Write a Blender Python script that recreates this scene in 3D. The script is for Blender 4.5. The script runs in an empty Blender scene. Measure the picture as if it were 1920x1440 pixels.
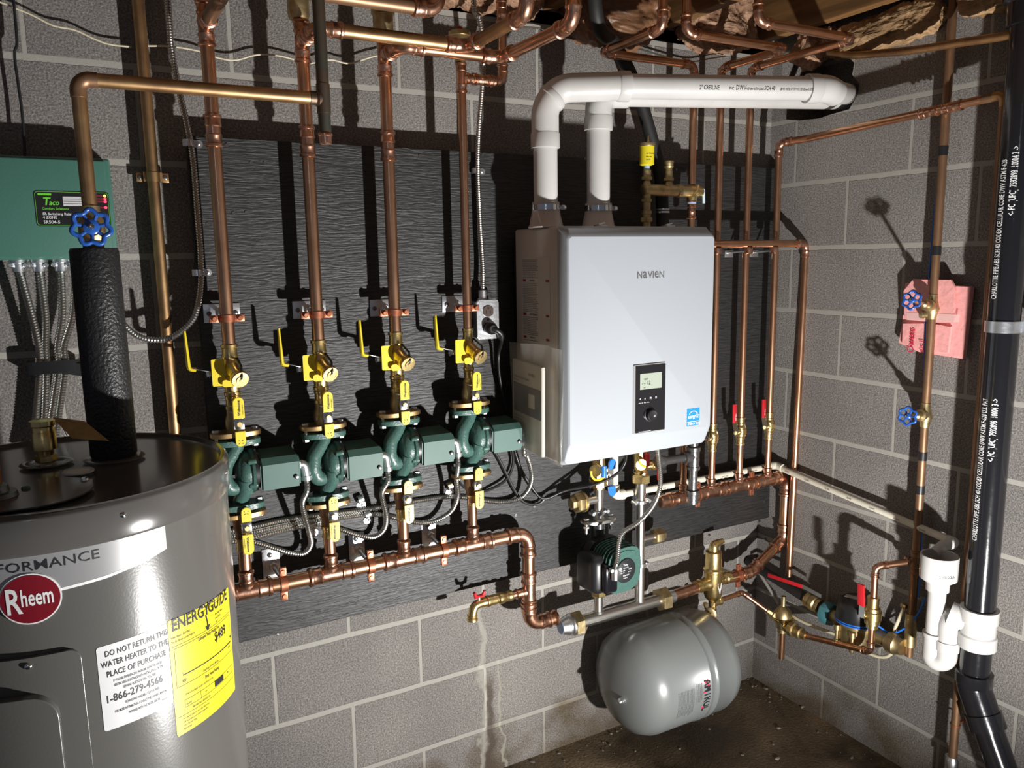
import bpy, bmesh, math, random
from mathutils import Vector, Matrix, noise
V = Vector
PI = math.pi
random.seed(7)
S = bpy.context.scene
C = S.collection
# ------------------------------------------------------------------ camera
CAM = V((-2.0796, -1.9679, 1.5667)); YAW, PIT, ROL, FPX = .50174, -.15899, -.016359, 1478.85
cy_, sy_, cp_, sp_ = math.cos(YAW), math.sin(YAW), math.cos(PIT), math.sin(PIT)
FW = V((sy_*cp_, cy_*cp_, sp_)); r0 = V((cy_, -sy_, 0)); u0 = r0.cross(FW)
RT = math.cos(ROL)*r0 + math.sin(ROL)*u0; UP = -math.sin(ROL)*r0 + math.cos(ROL)*u0
cd = bpy.data.cameras.new('camera'); cam = bpy.data.objects.new('camera', cd); C.objects.link(cam)
cd.sensor_width = 36; cd.lens = 36*FPX/1920; cd.clip_start = .02
m = Matrix((RT, UP, -FW)).transposed().to_4x4(); m.translation = CAM; cam.matrix_world = m
S.camera = cam
# ------------------------------------------------------------------ light
W = bpy.data.worlds.new('world'); S.world = W; W.use_nodes = True
W.node_tree.nodes['Background'].inputs[0].default_value = (.72, .8, 1, 1)
W.node_tree.nodes['Background'].inputs[1].default_value = .10
def lamp(name, kind, loc, energy, color, size):
    l = bpy.data.lights.new(name, kind); l.energy = energy; l.color = color
    l.shadow_soft_size = size
    o = bpy.data.objects.new(name, l); o.location = loc; C.objects.link(o); return o
wl = bpy.data.lights.new('work_light', 'AREA'); wl.shape = 'DISK'; wl.size = .05; wl.energy = 76; wl.color = (1, .98, .955)
wo = bpy.data.objects.new('work_light', wl); C.objects.link(wo); wo.location = (-.81, -1.65, .34)
wo.rotation_euler = (V((-1.45, -.25, 2.3))-wo.location).to_track_quat('-Z', 'Y').to_euler()
lamp('fill_light', 'POINT', (-2.7, -2.9, 2.1), 3, (.85, .92, 1), .06)  # weak unseen fill lamp, added behind the camera to lift the shadows
S.view_settings.view_transform = 'Standard'; S.view_settings.look = 'None'
S.view_settings.gamma = 1; S.view_settings.exposure = .0; S.view_settings.use_curve_mapping = False
# ------------------------------------------------------------------ from picture to place
def ray(px, py): return FW + ((px-960)/FPX)*RT - ((py-720)/FPX)*UP
def P(px, py, d): r = ray(px, py); return CAM + r*((-d-CAM.y)/r.y)      # d metres off the back wall
def Q(px, py, d=0): r = ray(px, py); return CAM + r*((-d-CAM.x)/r.x)    # d metres off the right wall
def G(px, py, z): r = ray(px, py); return CAM + r*((z-CAM.z)/r.z)       # at height z
def proj(p):
    v = V(p)-CAM; s = v.dot(FW); return 960+FPX*v.dot(RT)/s, 720-FPX*v.dot(UP)/s
def bis(f, a, b, t):
    fa = f(a) < t
    for _ in range(50):
        c = (a+b)/2
        if (f(c) < t) == fa: a = c
        else: b = c
    return (a+b)/2
def zat(X, Y, py): return bis(lambda z: proj((X, Y, z))[1], -.5, 3.2, py)
def xat(Y, z, px): return bis(lambda x: proj((x, Y, z))[0], -3, .5, px)
def yat(X, z, px): return bis(lambda y: proj((X, y, z))[0], .3, -1.5, px)
# ------------------------------------------------------------------ materials
MATS = {}
def nodes(m):
    m.use_nodes = True; nt = m.node_tree; return nt, nt.nodes, nt.links, nt.nodes['Principled BSDF']
def mat(name, col, rough=.5, metal=0, var=0, bump=0, scale=60, col2=None, stretch=None, emit=0, trans=0, alpha=1, coat=0, detail=4):
    m = bpy.data.materials.new(name); nt, N, L, b = nodes(m)
    b.inputs['Base Color'].default_value = (*col, 1); b.inputs['Roughness'].default_value = rough
    b.inputs['Metallic'].default_value = metal
    if coat: b.inputs['Coat Weight'].default_value = coat; b.inputs['Coat Roughness'].default_value = .08
    if emit: b.inputs['Emission Color'].default_value = (*col, 1); b.inputs['Emission Strength'].default_value = emit
    if trans: b.inputs['Transmission Weight'].default_value = trans
    if alpha < 1: b.inputs['Alpha'].default_value = alpha
    if var or bump or col2:
        tc = N.new('ShaderNodeTexCoord'); mp = N.new('ShaderNodeMapping'); L.new(tc.outputs['Object'], mp.inputs[0])
        if stretch: mp.inputs['Scale'].default_value = stretch
        n = N.new('ShaderNodeTexNoise'); n.inputs['Scale'].default_value = scale; n.inputs['Detail'].default_value = detail
        L.new(mp.outputs[0], n.inputs[0])
        if var or col2:
            rp = N.new('ShaderNodeValToRGB'); e = rp.color_ramp.elements
            e[0].position = .35; e[1].position = .65
            c2 = col2 or [c*(1-var) for c in col]
            e[0].color = (*c2, 1); e[1].color = (*col, 1)
            L.new(n.outputs[0], rp.inputs[0]); L.new(rp.outputs[0], b.inputs['Base Color'])
        if bump:
            bp = N.new('ShaderNodeBump'); bp.inputs['Strength'].default_value = 1; bp.inputs['Distance'].default_value = bump
            L.new(n.outputs[0], bp.inputs['Height']); L.new(bp.outputs[0], b.inputs['Normal'])
    MATS[name] = m; return m
copper = mat('copper_new', (.74, .42, .26), .30, 1, col2=(.58, .31, .18), scale=14, bump=.0003)
copper_fit = mat('copper_fitting', (.76, .43, .30), .30, 1, col2=(.46, .24, .15), scale=45, bump=.0008)
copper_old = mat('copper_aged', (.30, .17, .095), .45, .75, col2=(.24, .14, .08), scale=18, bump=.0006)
copper_tan = mat('copper_tan', (.60, .38, .18), .42, 1, col2=(.36, .21, .11), scale=16, bump=.0005)
copper_drk = mat('copper_dark', (.20, .13, .09), .5, 1, col2=(.13, .15, .12), scale=22, bump=.0006)
brass = mat('brass', (.86, .68, .32), .3, 1, col2=(.72, .53, .22), scale=50, bump=.0006)
brass_d = mat('brass_dull', (.58, .46, .25), .45, 1, col2=(.40, .31, .16), scale=50, bump=.0008)
bronze = mat('bronze_flange', (.62, .42, .2), .45, 1, col2=(.4, .26, .12), scale=40, bump=.0006)
steel = mat('steel_brushed', (.62, .60, .56), .30, 1, bump=.0002, scale=200, stretch=(.1, 1, 1))
zinc = mat('zinc_bright', (.78, .8, .82), .35, 1, bump=.0004, scale=120)
chrome = mat('chrome', (.8, .8, .8), .15, 1)
armor = mat('armored_conduit', (.50, .50, .48), .33, 1)
iron = mat('black_iron', (.16, .16, .16), .33, .8, bump=.001, scale=120)
pumpg = mat('green_enamel_cast', (.055, .125, .105), .36, 0, var=.15, bump=.0012, scale=140, coat=.25)
coverg = mat('green_enamel_sheet', (.052, .122, .102), .55, 0, var=.06, scale=30, bump=.0002, coat=.1)
boxg = mat('green_box_plastic', (.058, .165, .128), .42, bump=.0002, scale=300)
yellow = mat('yellow_vinyl', (.74, .58, .02), .4)
yellow_b = mat('yellow_sticker', (.68, .57, .02), .4)
red = mat('red_vinyl', (.50, .015, .022), .35)
bluep = mat('blue_paint', (.02, .10, .42), .25, coat=.4, var=.3, scale=90)
bluev = mat('blue_vinyl', (.02, .17, .68), .35)
black = mat('black_plastic', (.012, .012, .013), .38)
blackg = mat('black_gloss', (.008, .008, .01), .15)
abs_ = mat('black_drain_pipe', (.010, .010, .012), .16, bump=.0015, scale=12, coat=.3)
hosem = mat('black_hose_rubber', (.012, .012, .012), .6)
foam = mat('black_foam_insulation', (.015, .015, .016), .42, bump=.0022, scale=210, detail=3)
pvc = mat('white_pvc', (.56, .55, .53), .38, var=.1, scale=9, bump=.0002)
pvc_c = mat('cream_pvc', (.72, .68, .56), .4, var=.06, scale=20)
white = mat('white_paper', (.60, .60, .61), .5)
cream = mat('cream_cable', (.62, .56, .40), .5)
boilerw = mat('boiler_white_enamel', (.33, .355, .385), .42, bump=.00012, scale=380)
boilers = mat('boiler_side_enamel', (.52, .47, .43), .3)
heaterg = mat('heater_grey_enamel', (.098, .095, .088), .24, coat=.15, bump=.0001, scale=300)
heatert = mat('heater_lid_grey', (.085, .080, .075), .17, coat=.1)
tankg = mat('tank_grey_enamel', (.165, .175, .172), .32, coat=.2)
silver = mat('silver_label', (.52, .52, .52), .25, .6)
rust = mat('copper_plated_clamp', (.55, .20, .11), .42, .8, var=.3, scale=90, bump=.0005)
ink = mat('black_ink', (.012, .012, .015), .5)
inkg = mat('grey_ink', (.10, .10, .10), .5)
redink = mat('red_ink', (.55, .02, .06), .45)
whiteink = mat('white_ink', (.75, .75, .75), .5)
greenink = mat('green_ink', (.15, .62, .04), .45)
badge = mat('red_badge', (.17, .006, .014), .35)
ledr = mat('red_led', (1, .02, .04), .4, emit=6)
ledg = mat('green_led', (.7, .9, .1), .4, emit=2)
lcdm = mat('lcd', (.30, .34, .28), .25, emit=.12)
lcdk = mat('lcd_digits', (.05, .06, .05), .5)
pink = mat('pink_foam_board', (.85, .38, .36), .55, var=.12, bump=.0015, scale=70)
tape = mat('clear_tape', (.92, .70, .66), .2, alpha=.35)
wood = mat('joist_wood', (.26, .13, .045), .6, var=.5, scale=6, stretch=(6, .6, 6), bump=.001)
woodd = mat('dark_wood', (.16, .07, .03), .6, var=.4, scale=6, stretch=(6, 6, .6), bump=.001)
subf = mat('subfloor', (.10, .06, .035), .8, var=.4, scale=5)
fibre = mat('fibreglass_batt', (.48, .29, .18), .9, col2=(.20, .10, .055), scale=26, bump=.03, detail=10)
fibre2 = mat('fibreglass_golden', (.46, .285, .145), .9, col2=(.24, .14, .06), scale=24, bump=.03, detail=10, stretch=(1, .5, 1.6))
vap = mat('batt_paper', (.22, .105, .05), .45, var=.5, scale=10, bump=.012)
cuff = mat('grey_meter_plastic', (.02, .022, .024), .4, var=.2, scale=60)
teal = mat('teal_nut_plastic', (.05, .16, .18), .35, bump=.002, scale=60)
manual = mat('manual_paper', (.55, .52, .46), .5)
navy = mat('manual_photo', (.05, .06, .09), .4)
bluetape = mat('blue_sealant', (.30, .42, .62), .5)
bagm = mat('clear_bag', (.95, .93, .88), .12, bump=.006, scale=14, alpha=.13, stretch=(1, 1, .25))
def bagfix(m):
    b = m.node_tree.nodes['Principled BSDF']; b.inputs['Specular IOR Level'].default_value = .9
bagfix(bagm)
def grain_mat():
    m = bpy.data.materials.new('black_painted_plywood'); nt, N, L, b = nodes(m)
    tc = N.new('ShaderNodeTexCoord'); mp = N.new('ShaderNodeMapping'); L.new(tc.outputs['Object'], mp.inputs[0])
    mp.inputs['Scale'].default_value = (1.6, 1, 22)
    w1 = N.new('ShaderNodeTexNoise'); w1.inputs['Scale'].default_value = 14; w1.inputs['Detail'].default_value = 7
    w1.inputs['Distortion'].default_value = .8; L.new(mp.outputs[0], w1.inputs[0])
    mp2 = N.new('ShaderNodeMapping'); L.new(tc.outputs['Object'], mp2.inputs[0]); mp2.inputs['Scale'].default_value = (.35, 1, 1.3)
    w2 = N.new('ShaderNodeTexWave'); w2.bands_direction = 'Z'; w2.inputs['Scale'].default_value = 26; w2.inputs['Distortion'].default_value = 14
    w2.inputs['Detail'].default_value = 3; w2.inputs['Detail Scale'].default_value = 1.2; L.new(mp2.outputs[0], w2.inputs[0])
    mx = N.new('ShaderNodeMath'); mx.operation = 'MULTIPLY_ADD'; L.new(w2.outputs['Fac'], mx.inputs[0]); mx.inputs[1].default_value = .22; L.new(w1.outputs[0], mx.inputs[2])
    bp = N.new('ShaderNodeBump'); bp.inputs['Distance'].default_value = .0013; L.new(mx.outputs[0], bp.inputs['Height']); L.new(bp.outputs[0], b.inputs['Normal'])
    rp = N.new('ShaderNodeValToRGB'); e = rp.color_ramp.elements; e[0].color = (.008, .008, .009, 1); e[1].color = (.032, .0315, .031, 1)
    e[0].position = .35; e[1].position = .90; L.new(mx.outputs[0], rp.inputs[0]); L.new(rp.outputs[0], b.inputs['Base Color'])
    b.inputs['Roughness'].default_value = .48; return m
ply = grain_mat()
def block_mat(name, axis, phase, z0=.16):
    """concrete blocks in running bond with light mortar, coarse grain, stains near the floor"""
    m = bpy.data.materials.new(name); nt, N, L, b = nodes(m)
    tc = N.new('ShaderNodeTexCoord'); sp = N.new('ShaderNodeSeparateXYZ'); L.new(tc.outputs['Object'], sp.inputs[0])
    def math_(op, a, bb=None, c=None):
        n = N.new('ShaderNodeMath'); n.operation = op
        for i, v in enumerate((a, bb, c)):
            if v is None: continue
            if isinstance(v, (int, float)): n.inputs[i].default_value = v
            else: L.new(v, n.inputs[i])
        return n.outputs[0]
    wob = N.new('ShaderNodeTexNoise'); wob.inputs['Scale'].default_value = 9; wob.inputs['Detail'].default_value = 5; L.new(tc.outputs['Object'], wob.inputs[0])
    wv = math_('MULTIPLY', math_('SUBTRACT', wob.outputs[0], .5), .006)
    u = math_('ADD', sp.outputs[axis], wv); z = math_('ADD', sp.outputs[2], wv)
    row = math_('FLOOR', math_('DIVIDE', math_('SUBTRACT', z, z0), .2032))
    par = math_('ABSOLUTE', math_('MODULO', row, 2))
    uu = math_('ADD', math_('SUBTRACT', u, phase), math_('MULTIPLY', par, .2032))
    def dist(v, per):
        f = math_('FRACT', math_('DIVIDE', v, per)); f = math_('SUBTRACT', .5, math_('ABSOLUTE', math_('SUBTRACT', f, .5)))
        return math_('MULTIPLY', f, per)
    dz = dist(math_('SUBTRACT', z, z0), .2032); du = dist(uu, .4064)
    fine = N.new('ShaderNodeTexNoise'); fine.inputs['Scale'].default_value = 230; fine.inputs['Detail'].default_value = 5; fine.inputs['Roughness'].default_value = .75
    L.new(tc.outputs['Object'], fine.inputs[0])
    dd = math_('ADD', math_('MINIMUM', dz, math_('ADD', du, .0026)), math_('MULTIPLY', math_('SUBTRACT', fine.outputs[0], .5), .004))
    mr = N.new('ShaderNodeMapRange'); mr.inputs['From Min'].default_value = .0060; mr.inputs['From Max'].default_value = .0082; L.new(dd, mr.inputs[0])
    blk = mr.outputs[0]      # 0 in the mortar, 1 on the block
    rp = N.new('ShaderNodeValToRGB'); e = rp.color_ramp.elements; e[0].position = .34; e[1].position = .66
    e[0].color = (.105, .099, .093, 1); e[1].color = (.50, .475, .445, 1)
    e2 = rp.color_ramp.elements.new(.5); e2.color = (.275, .257, .24, 1)
    L.new(fine.outputs[0], rp.inputs[0])
    big = N.new('ShaderNodeTexNoise'); big.inputs['Scale'].default_value = 2.6; big.inputs['Detail'].default_value = 4; L.new(tc.outputs['Object'], big.inputs[0])
    mxb = N.new('ShaderNodeMixRGB'); mxb.blend_type = 'MULTIPLY'; mxb.inputs[0].default_value = 1
    gr = N.new('ShaderNodeValToRGB'); gr.color_ramp.elements[0].position = .3; gr.color_ramp.elements[1].position = .7
    gr.color_ramp.elements[0].color = (.78, .77, .78, 1); gr.color_ramp.elements[1].color = (1.12, 1.10, 1.08, 1)
    L.new(big.outputs[0], gr.inputs[0]); L.new(rp.outputs[0], mxb.inputs[1]); L.new(gr.outputs[0], mxb.inputs[2])
    mor = N.new('ShaderNodeMixRGB'); L.new(blk, mor.inputs[0]); mor.inputs[1].default_value = (.34, .325, .29, 1); L.new(mxb.outputs[0], mor.inputs[2])
    # damp stains with ragged outlines low on the wall
    sn = N.new('ShaderNodeTexNoise'); sn.inputs['Scale'].default_value = 3.4; sn.inputs['Detail'].default_value = 7; sn.inputs['Distortion'].default_value = .6; L.new(tc.outputs['Object'], sn.inputs[0])
    hgt = math_('SUBTRACT', .62, math_('MULTIPLY', sp.outputs[2], 1.9))
    st = N.new('ShaderNodeMapRange'); st.inputs['From Min'].default_value = .50; st.inputs['From Max'].default_value = .78; L.new(math_('ADD', math_('MULTIPLY', math_('SUBTRACT', sn.outputs[0], .5), 1.5), math_('ADD', hgt, .12)), st.inputs[0])
    stm = N.new('ShaderNodeMixRGB'); stm.blend_type = 'MULTIPLY'; L.new(st.outputs[0], stm.inputs[0]); L.new(mor.outputs[0], stm.inputs[1]); stm.inputs[2].default_value = (.50, .42, .30, 1)
    last = stm.outputs[0]
    if axis == 0:      # pale and rusty leak marks below the drain valve
        sk = N.new('ShaderNodeTexNoise'); sk.inputs['Scale'].default_value = 12; sk.inputs['Detail'].default_value = 6; L.new(tc.outputs['Object'], sk.inputs[0])
        off = math_('MULTIPLY', math_('SUBTRACT', sk.outputs[0], .5), .09)
        for x0, hw, zt, col, k in ((-1.118, .014, .62, (.46, .44, .38, 1), .75), (-1.098, .022, .345, (.09, .065, .045, 1), .8), (-1.055, .006, .40, (.46, .44, .36, 1), .7)):
            dxx = math_('ABSOLUTE', math_('ADD', math_('SUBTRACT', sp.outputs[0], x0), off))
            ma = N.new('ShaderNodeMapRange'); ma.inputs['From Min'].default_value = hw; ma.inputs['From Max'].default_value = hw*.4; ma.inputs['To Max'].default_value = k; L.new(dxx, ma.inputs[0])
            mz_ = N.new('ShaderNodeMapRange'); mz_.inputs['From Min'].default_value = zt; mz_.inputs['From Max'].default_value = zt-.06; L.new(math_('ADD', sp.outputs[2], off), mz_.inputs[0])
            mm = N.new('ShaderNodeMixRGB'); L.new(math_('MULTIPLY', ma.outputs[0], mz_.outputs[0]), mm.inputs[0]); L.new(last, mm.inputs[1]); mm.inputs[2].default_value = col; last = mm.outputs[0]
    L.new(last, b.inputs['Base Color'])
    ht = math_('ADD', math_('MULTIPLY', blk, .0), math_('MULTIPLY', fine.outputs[0], math_('MULTIPLY_ADD', blk, .9, .25)))
    ht2 = math_('ADD', ht, math_('MULTIPLY', math_('ABSOLUTE', math_('SUBTRACT', blk, .5)), .5))
    bp = N.new('ShaderNodeBump'); bp.inputs['Distance'].default_value = .0048; bp.inputs['Strength'].default_value = 1; L.new(ht2, bp.inputs['Height']); L.new(bp.outputs[0], b.inputs['Normal'])
    b.inputs['Roughness'].default_value = .85; return m
blockB = block_mat('concrete_block_wall', 0, -.4988-.2032)
blockR = block_mat('concrete_block_wall_side', 1, -.1081-.4064)
def floor_mat():
    m = bpy.data.materials.new('damp_concrete_floor'); nt, N, L, b = nodes(m)
    tc = N.new('ShaderNodeTexCoord')
    n1 = N.new('ShaderNodeTexNoise'); n1.inputs['Scale'].default_value = 3; n1.inputs['Detail'].default_value = 8; n1.inputs['Distortion'].default_value = .8; L.new(tc.outputs['Object'], n1.inputs[0])
    n2 = N.new('ShaderNodeTexNoise'); n2.inputs['Scale'].default_value = 120; n2.inputs['Detail'].default_value = 4; L.new(tc.outputs['Object'], n2.inputs[0])
    rp = N.new('ShaderNodeValToRGB'); e = rp.color_ramp.elements; e[0].position = .36; e[1].position = .68
    e[0].color = (.035, .023, .012, 1); e[1].color = (.21, .15, .085, 1); L.new(n1.outputs[0], rp.inputs[0])
    mx = N.new('ShaderNodeMixRGB'); mx.blend_type = 'OVERLAY'; mx.inputs[0].default_value = .5; L.new(rp.outputs[0], mx.inputs[1]); L.new(n2.outputs[0], mx.inputs[2])
    L.new(mx.outputs[0], b.inputs['Base Color'])
    rr = N.new('ShaderNodeMapRange'); rr.inputs['From Min'].default_value = .35; rr.inputs['From Max'].default_value = .65; rr.inputs['To Min'].default_value = .35; rr.inputs['To Max'].default_value = .75
    L.new(n1.outputs[0], rr.inputs[0]); L.new(rr.outputs[0], b.inputs['Roughness'])
    bp = N.new('ShaderNodeBump'); bp.inputs['Distance'].default_value = .003; L.new(n2.outputs[0], bp.inputs['Height']); L.new(bp.outputs[0], b.inputs['Normal'])
    return m
floorm = floor_mat()
# ------------------------------------------------------------------ mesh helpers
def sm(bm, ang=38):
    bm.normal_update()
    for f in bm.faces: f.smooth = True
    for e in bm.edges:
        if len(e.link_faces) == 2 and e.calc_face_angle(0) > math.radians(ang): e.smooth = False
def rootloc(o):
    p = V((0, 0, 0))
    while o is not None: p = p+o.location; o = o.parent
    return p
def obj(name, bm, m, parent=None, fix=True, ang=38):
    if fix: bmesh.ops.recalc_face_normals(bm, faces=bm.faces)
    sm(bm, ang)
    me = bpy.data.meshes.new(name)
    if parent is not None: bmesh.ops.translate(bm, verts=bm.verts, vec=-rootloc(parent))
    bm.to_mesh(me); bm.free(); me.materials.append(m)
    o = bpy.data.objects.new(name, me); C.objects.link(o)
    if parent is not None: o.parent = parent
    return o
def tag(o, label, cat, group=None):
    o['label'] = label; o['category'] = cat
    if group: o['group'] = group
    return o
def thing(name, label, cat, loc, group=None):
    o = bpy.data.objects.new(name, None); o.empty_display_size = .02; C.objects.link(o); o.location = V(loc)
    return tag(o, label, cat, group)
def struct(o): o['kind'] = 'structure'; return o
def B(): return bmesh.new()
def frame(ax, hint=None):
    ax = V(ax).normalized(); h = V(hint) if hint is not None else (V((0, 0, 1)) if abs(ax.z) < .9 else V((1, 0, 0)))
    a = (h-ax*h.dot(ax)).normalized(); return ax, a, ax.cross(a)
def lathe(bm, o, ax, prof, seg=24, hint=None, cap=True, rot=0):
    o = V(o); ax, a, b = frame(ax, hint); rings = []
    for h, r in prof:
        r = max(r, 1e-5)
        rings.append([bm.verts.new(o+ax*h+(a*math.cos(2*PI*i/seg+rot)+b*math.sin(2*PI*i/seg+rot))*r) for i in range(seg)])
    for p, q in zip(rings, rings[1:]):
        for i in range(seg): bm.faces.new((p[i], p[(i+1) % seg], q[(i+1) % seg], q[i]))
    if cap:
        bm.faces.new(list(reversed(rings[0]))); bm.faces.new(rings[-1])
def cyl(bm, a, b, r, seg=20, r2=None):
    a, b = V(a), V(b); lathe(bm, a, b-a, [(0, r), ((b-a).length, r if r2 is None else r2)], seg)
def hexn(bm, o, ax, r, h, hint=None):
    lathe(bm, o, ax, [(0, r*.9), (h*.12, r), (h*.88, r), (h, r*.9)], 6, hint)
def tube(bm, pts, r, seg=14, cap=True):
    pts = [V(p) for p in pts]; n = len(pts); R = r if isinstance(r, (list, tuple)) else [r]*n
    T = []
    for i in range(n):
        t = (pts[min(i+1, n-1)]-pts[max(i-1, 0)])
        T.append(t.normalized() if t.length > 1e-9 else (T[-1] if T else V((0, 0, 1))))
    _, a, b = frame(T[0]); rings = []
    for i in range(n):
        a = (a-T[i]*a.dot(T[i])).normalized(); b = T[i].cross(a)
        rings.append([bm.verts.new(pts[i]+(a*math.cos(2*PI*k/seg)+b*math.sin(2*PI*k/seg))*R[i]) for k in range(seg)])
    for p, q in zip(rings, rings[1:]):
        for k in range(seg): bm.faces.new((p[k], p[(k+1) % seg], q[(k+1) % seg], q[k]))
    if cap: bm.faces.new(list(reversed(rings[0]))); bm.faces.new(rings[-1])
def box(bm, x0, x1, y0, y1, z0, z1, bev=0, seg=2):
    vs = [bm.verts.new((x, y, z)) for x in (x0, x1) for y in (y0, y1) for z in (z0, z1)]
    fs = [(0, 1, 3, 2), (4, 6, 7, 5), (0, 4, 5, 1), (2, 3, 7, 6), (0, 2, 6, 4), (1, 5, 7, 3)]
    F = [bm.faces.new([vs[i] for i in f]) for f in fs]
    if bev:
        es = list({e for f in F for e in f.edges}); bmesh.ops.bevel(bm, geom=es, offset=bev, segments=seg, affect='EDGES', profile=.5)
def obox(bm, c, ax, ay, az, sx, sy, sz, bev=0):
    """box at c with axes ax ay az, full sizes"""
    b2 = bmesh.new(); box(b2, -sx/2, sx/2, -sy/2, sy/2, -sz/2, sz/2, bev)
    M = Matrix((V(ax).normalized(), V(ay).normalized(), V(az).normalized())).transposed()
    vm = {v: bm.verts.new(V(c)+M @ v.co) for v in b2.verts}
    for f in b2.faces: bm.faces.new([vm[v] for v in f.verts])
    b2.free()
def prism(bm, pts, vec, bev=0, seg=2):
    vec = V(vec); a = [bm.verts.new(V(p)) for p in pts]; b = [bm.verts.new(V(p)+vec) for p in pts]; n = len(pts)
    F = [bm.faces.new(a), bm.faces.new(list(reversed(b)))]
    for i in range(n): F.append(bm.faces.new((a[(i+1) % n], a[i], b[i], b[(i+1) % n])))
    if bev:
        es = list({e for f in F[:2] for e in f.edges}); bmesh.ops.bevel(bm, geom=es, offset=bev, segments=seg, affect='EDGES')
def rrect(w, h, r, n=5):
    out = []
    for cx, cz, a0 in ((w/2-r, h/2-r, 0), (-w/2+r, h/2-r, 90), (-w/2+r, -h/2+r, 180), (w/2-r, -h/2+r, 270)):
        for i in range(n+1):
            a = math.radians(a0+90*i/n); out.append((cx+r*math.cos(a), cz+r*math.sin(a)))
    return out
def plate(bm, c, right, up, w, h, t, r=.003, bev=0):
    c, right, up = V(c), V(right).normalized(), V(up).normalized(); nrm = right.cross(up)
    prism(bm, [c+right*x+up*z for x, z in rrect(w, h, min(r, w/2-1e-4, h/2-1e-4))], nrm*t, bev)
def fillet(pts, R, n=7):
    pts = [V(p) for p in pts]; out = [pts[0]]
    for i in range(1, len(pts)-1):
        p, a, b = pts[i], (pts[i-1]-pts[i]), (pts[i+1]-pts[i]); la, lb = a.length, b.length; a.normalize(); b.normalize()
        ang = a.angle(b, PI)
        if ang > PI-.02: out.append(p); continue
        t = min(R/math.tan(ang/2), la*.49, lb*.49); A, Bp = p+a*t, p+b*t
        rr = t*math.tan(ang/2); cen = p+(a+b).normalized()*(rr/math.sin(ang/2))
        u, w = (A-cen), (Bp-cen); th = u.angle(w)
        for k in range(n+1):
            s = k/n; out.append(cen+(u*math.sin((1-s)*th)+w*math.sin(s*th))/math.sin(th))
    out.append(pts[-1]); return out
def spline(pts, step=.01):
    pts = [V(p) for p in pts]; q = [pts[0]*2-pts[1]]+pts+[pts[-1]*2-pts[-2]]; dense = []
    for i in range(1, len(q)-2):
        p0, p1, p2, p3 = q[i-1:i+3]
        for k in range(24):
            t = k/24; dense.append(.5*((2*p1)+(p2-p0)*t+(2*p0-5*p1+4*p2-p3)*t*t+(3*p1-p0-3*p2+p3)*t**3))
    dense.append(pts[-1]); out = [dense[0]]; acc = 0
    for a, b in zip(dense, dense[1:]):
        seg = (b-a).length; d = step-acc
        while d <= seg and seg > 0: out.append(a+(b-a)*(d/seg)); d += step
        acc = (acc+seg) % step
    out.append(dense[-1]); return out
def flex(bm, pts, r=.0088, pitch=.0058):
    p = spline(pts, pitch/2); R = [r if i % 2 else r*.80 for i in range(len(p))]; tube(bm, p, R, 10)
# ------------------------------------------------------------------ lettering
_dg = None
BOLD = ('DO NOT', 'WATER HEATER TO', 'PLACE OF P', '1-866', 'ENERGY', 'GUIDE', '$489', 'Rheem', 'AMTROL', 'CRES', 'SCH 40', 'Webst', 'aco', 'T', 'R', 'heem')
def glyphs(s, size=1, align='LEFT', sx=1):
    cu = bpy.data.curves.new('t', 'FONT'); cu.body = s; cu.size = size; cu.offset = size*(.002 if s == 'PERFORMANCE' else .017 if (s in BOLD or any(s.startswith(b) for b in BOLD if len(b) > 2)) else .012)
    cu.align_x = align; cu.resolution_u = 2
    o = bpy.data.objects.new('t', cu); C.objects.link(o)
    dg = bpy.context.evaluated_depsgraph_get(); e = o.evaluated_get(dg); me = e.to_mesh()
    vs = [(v.co.x*sx, v.co.y) for v in me.vertices]; fs = [tuple(p.vertices) for p in me.polygons]
    e.to_mesh_clear(); bpy.data.objects.remove(o); bpy.data.curves.remove(cu); return vs, fs
def text(parent, s, size, fn, m, align='LEFT', sx=1, name='lettering', bm=None):
    """fn maps flat (x, y) to a point on the surface"""
    own = bm is None
    if own: bm = B()
    vs, fs = glyphs(s, size, align, sx); vv = [bm.verts.new(fn(x, y)) for x, y in vs]
    for f in fs:
        try: bm.faces.new([vv[i] for i in f])
        except ValueError: pass
    if own: return obj(name, bm, m, parent, fix=False)
def flat(o, right, up, lift=.0006):
    o, right, up = V(o), V(right).normalized(), V(up).normalized(); n = right.cross(up)
    return lambda x, y: o+right*x+up*y+n*lift
def textlines(parent, rows, fn, m, name='lettering'):
    """rows of (x, y, size, string, sx) in one printed mesh"""
    bm = B()
    for x, y, sz, s, sx in rows: text(None, s, sz, (lambda u, v, x=x, y=y: fn(x+u, y+v)), m, sx=sx, bm=bm)
    return obj(name, bm, m, parent, fix=False)
def smallprint(rng, words=6):
    return ' '.join(''.join(rng.choice('aeiounrstlmdch') for _ in range(rng.randint(2, 8))) for _ in range(words))
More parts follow.
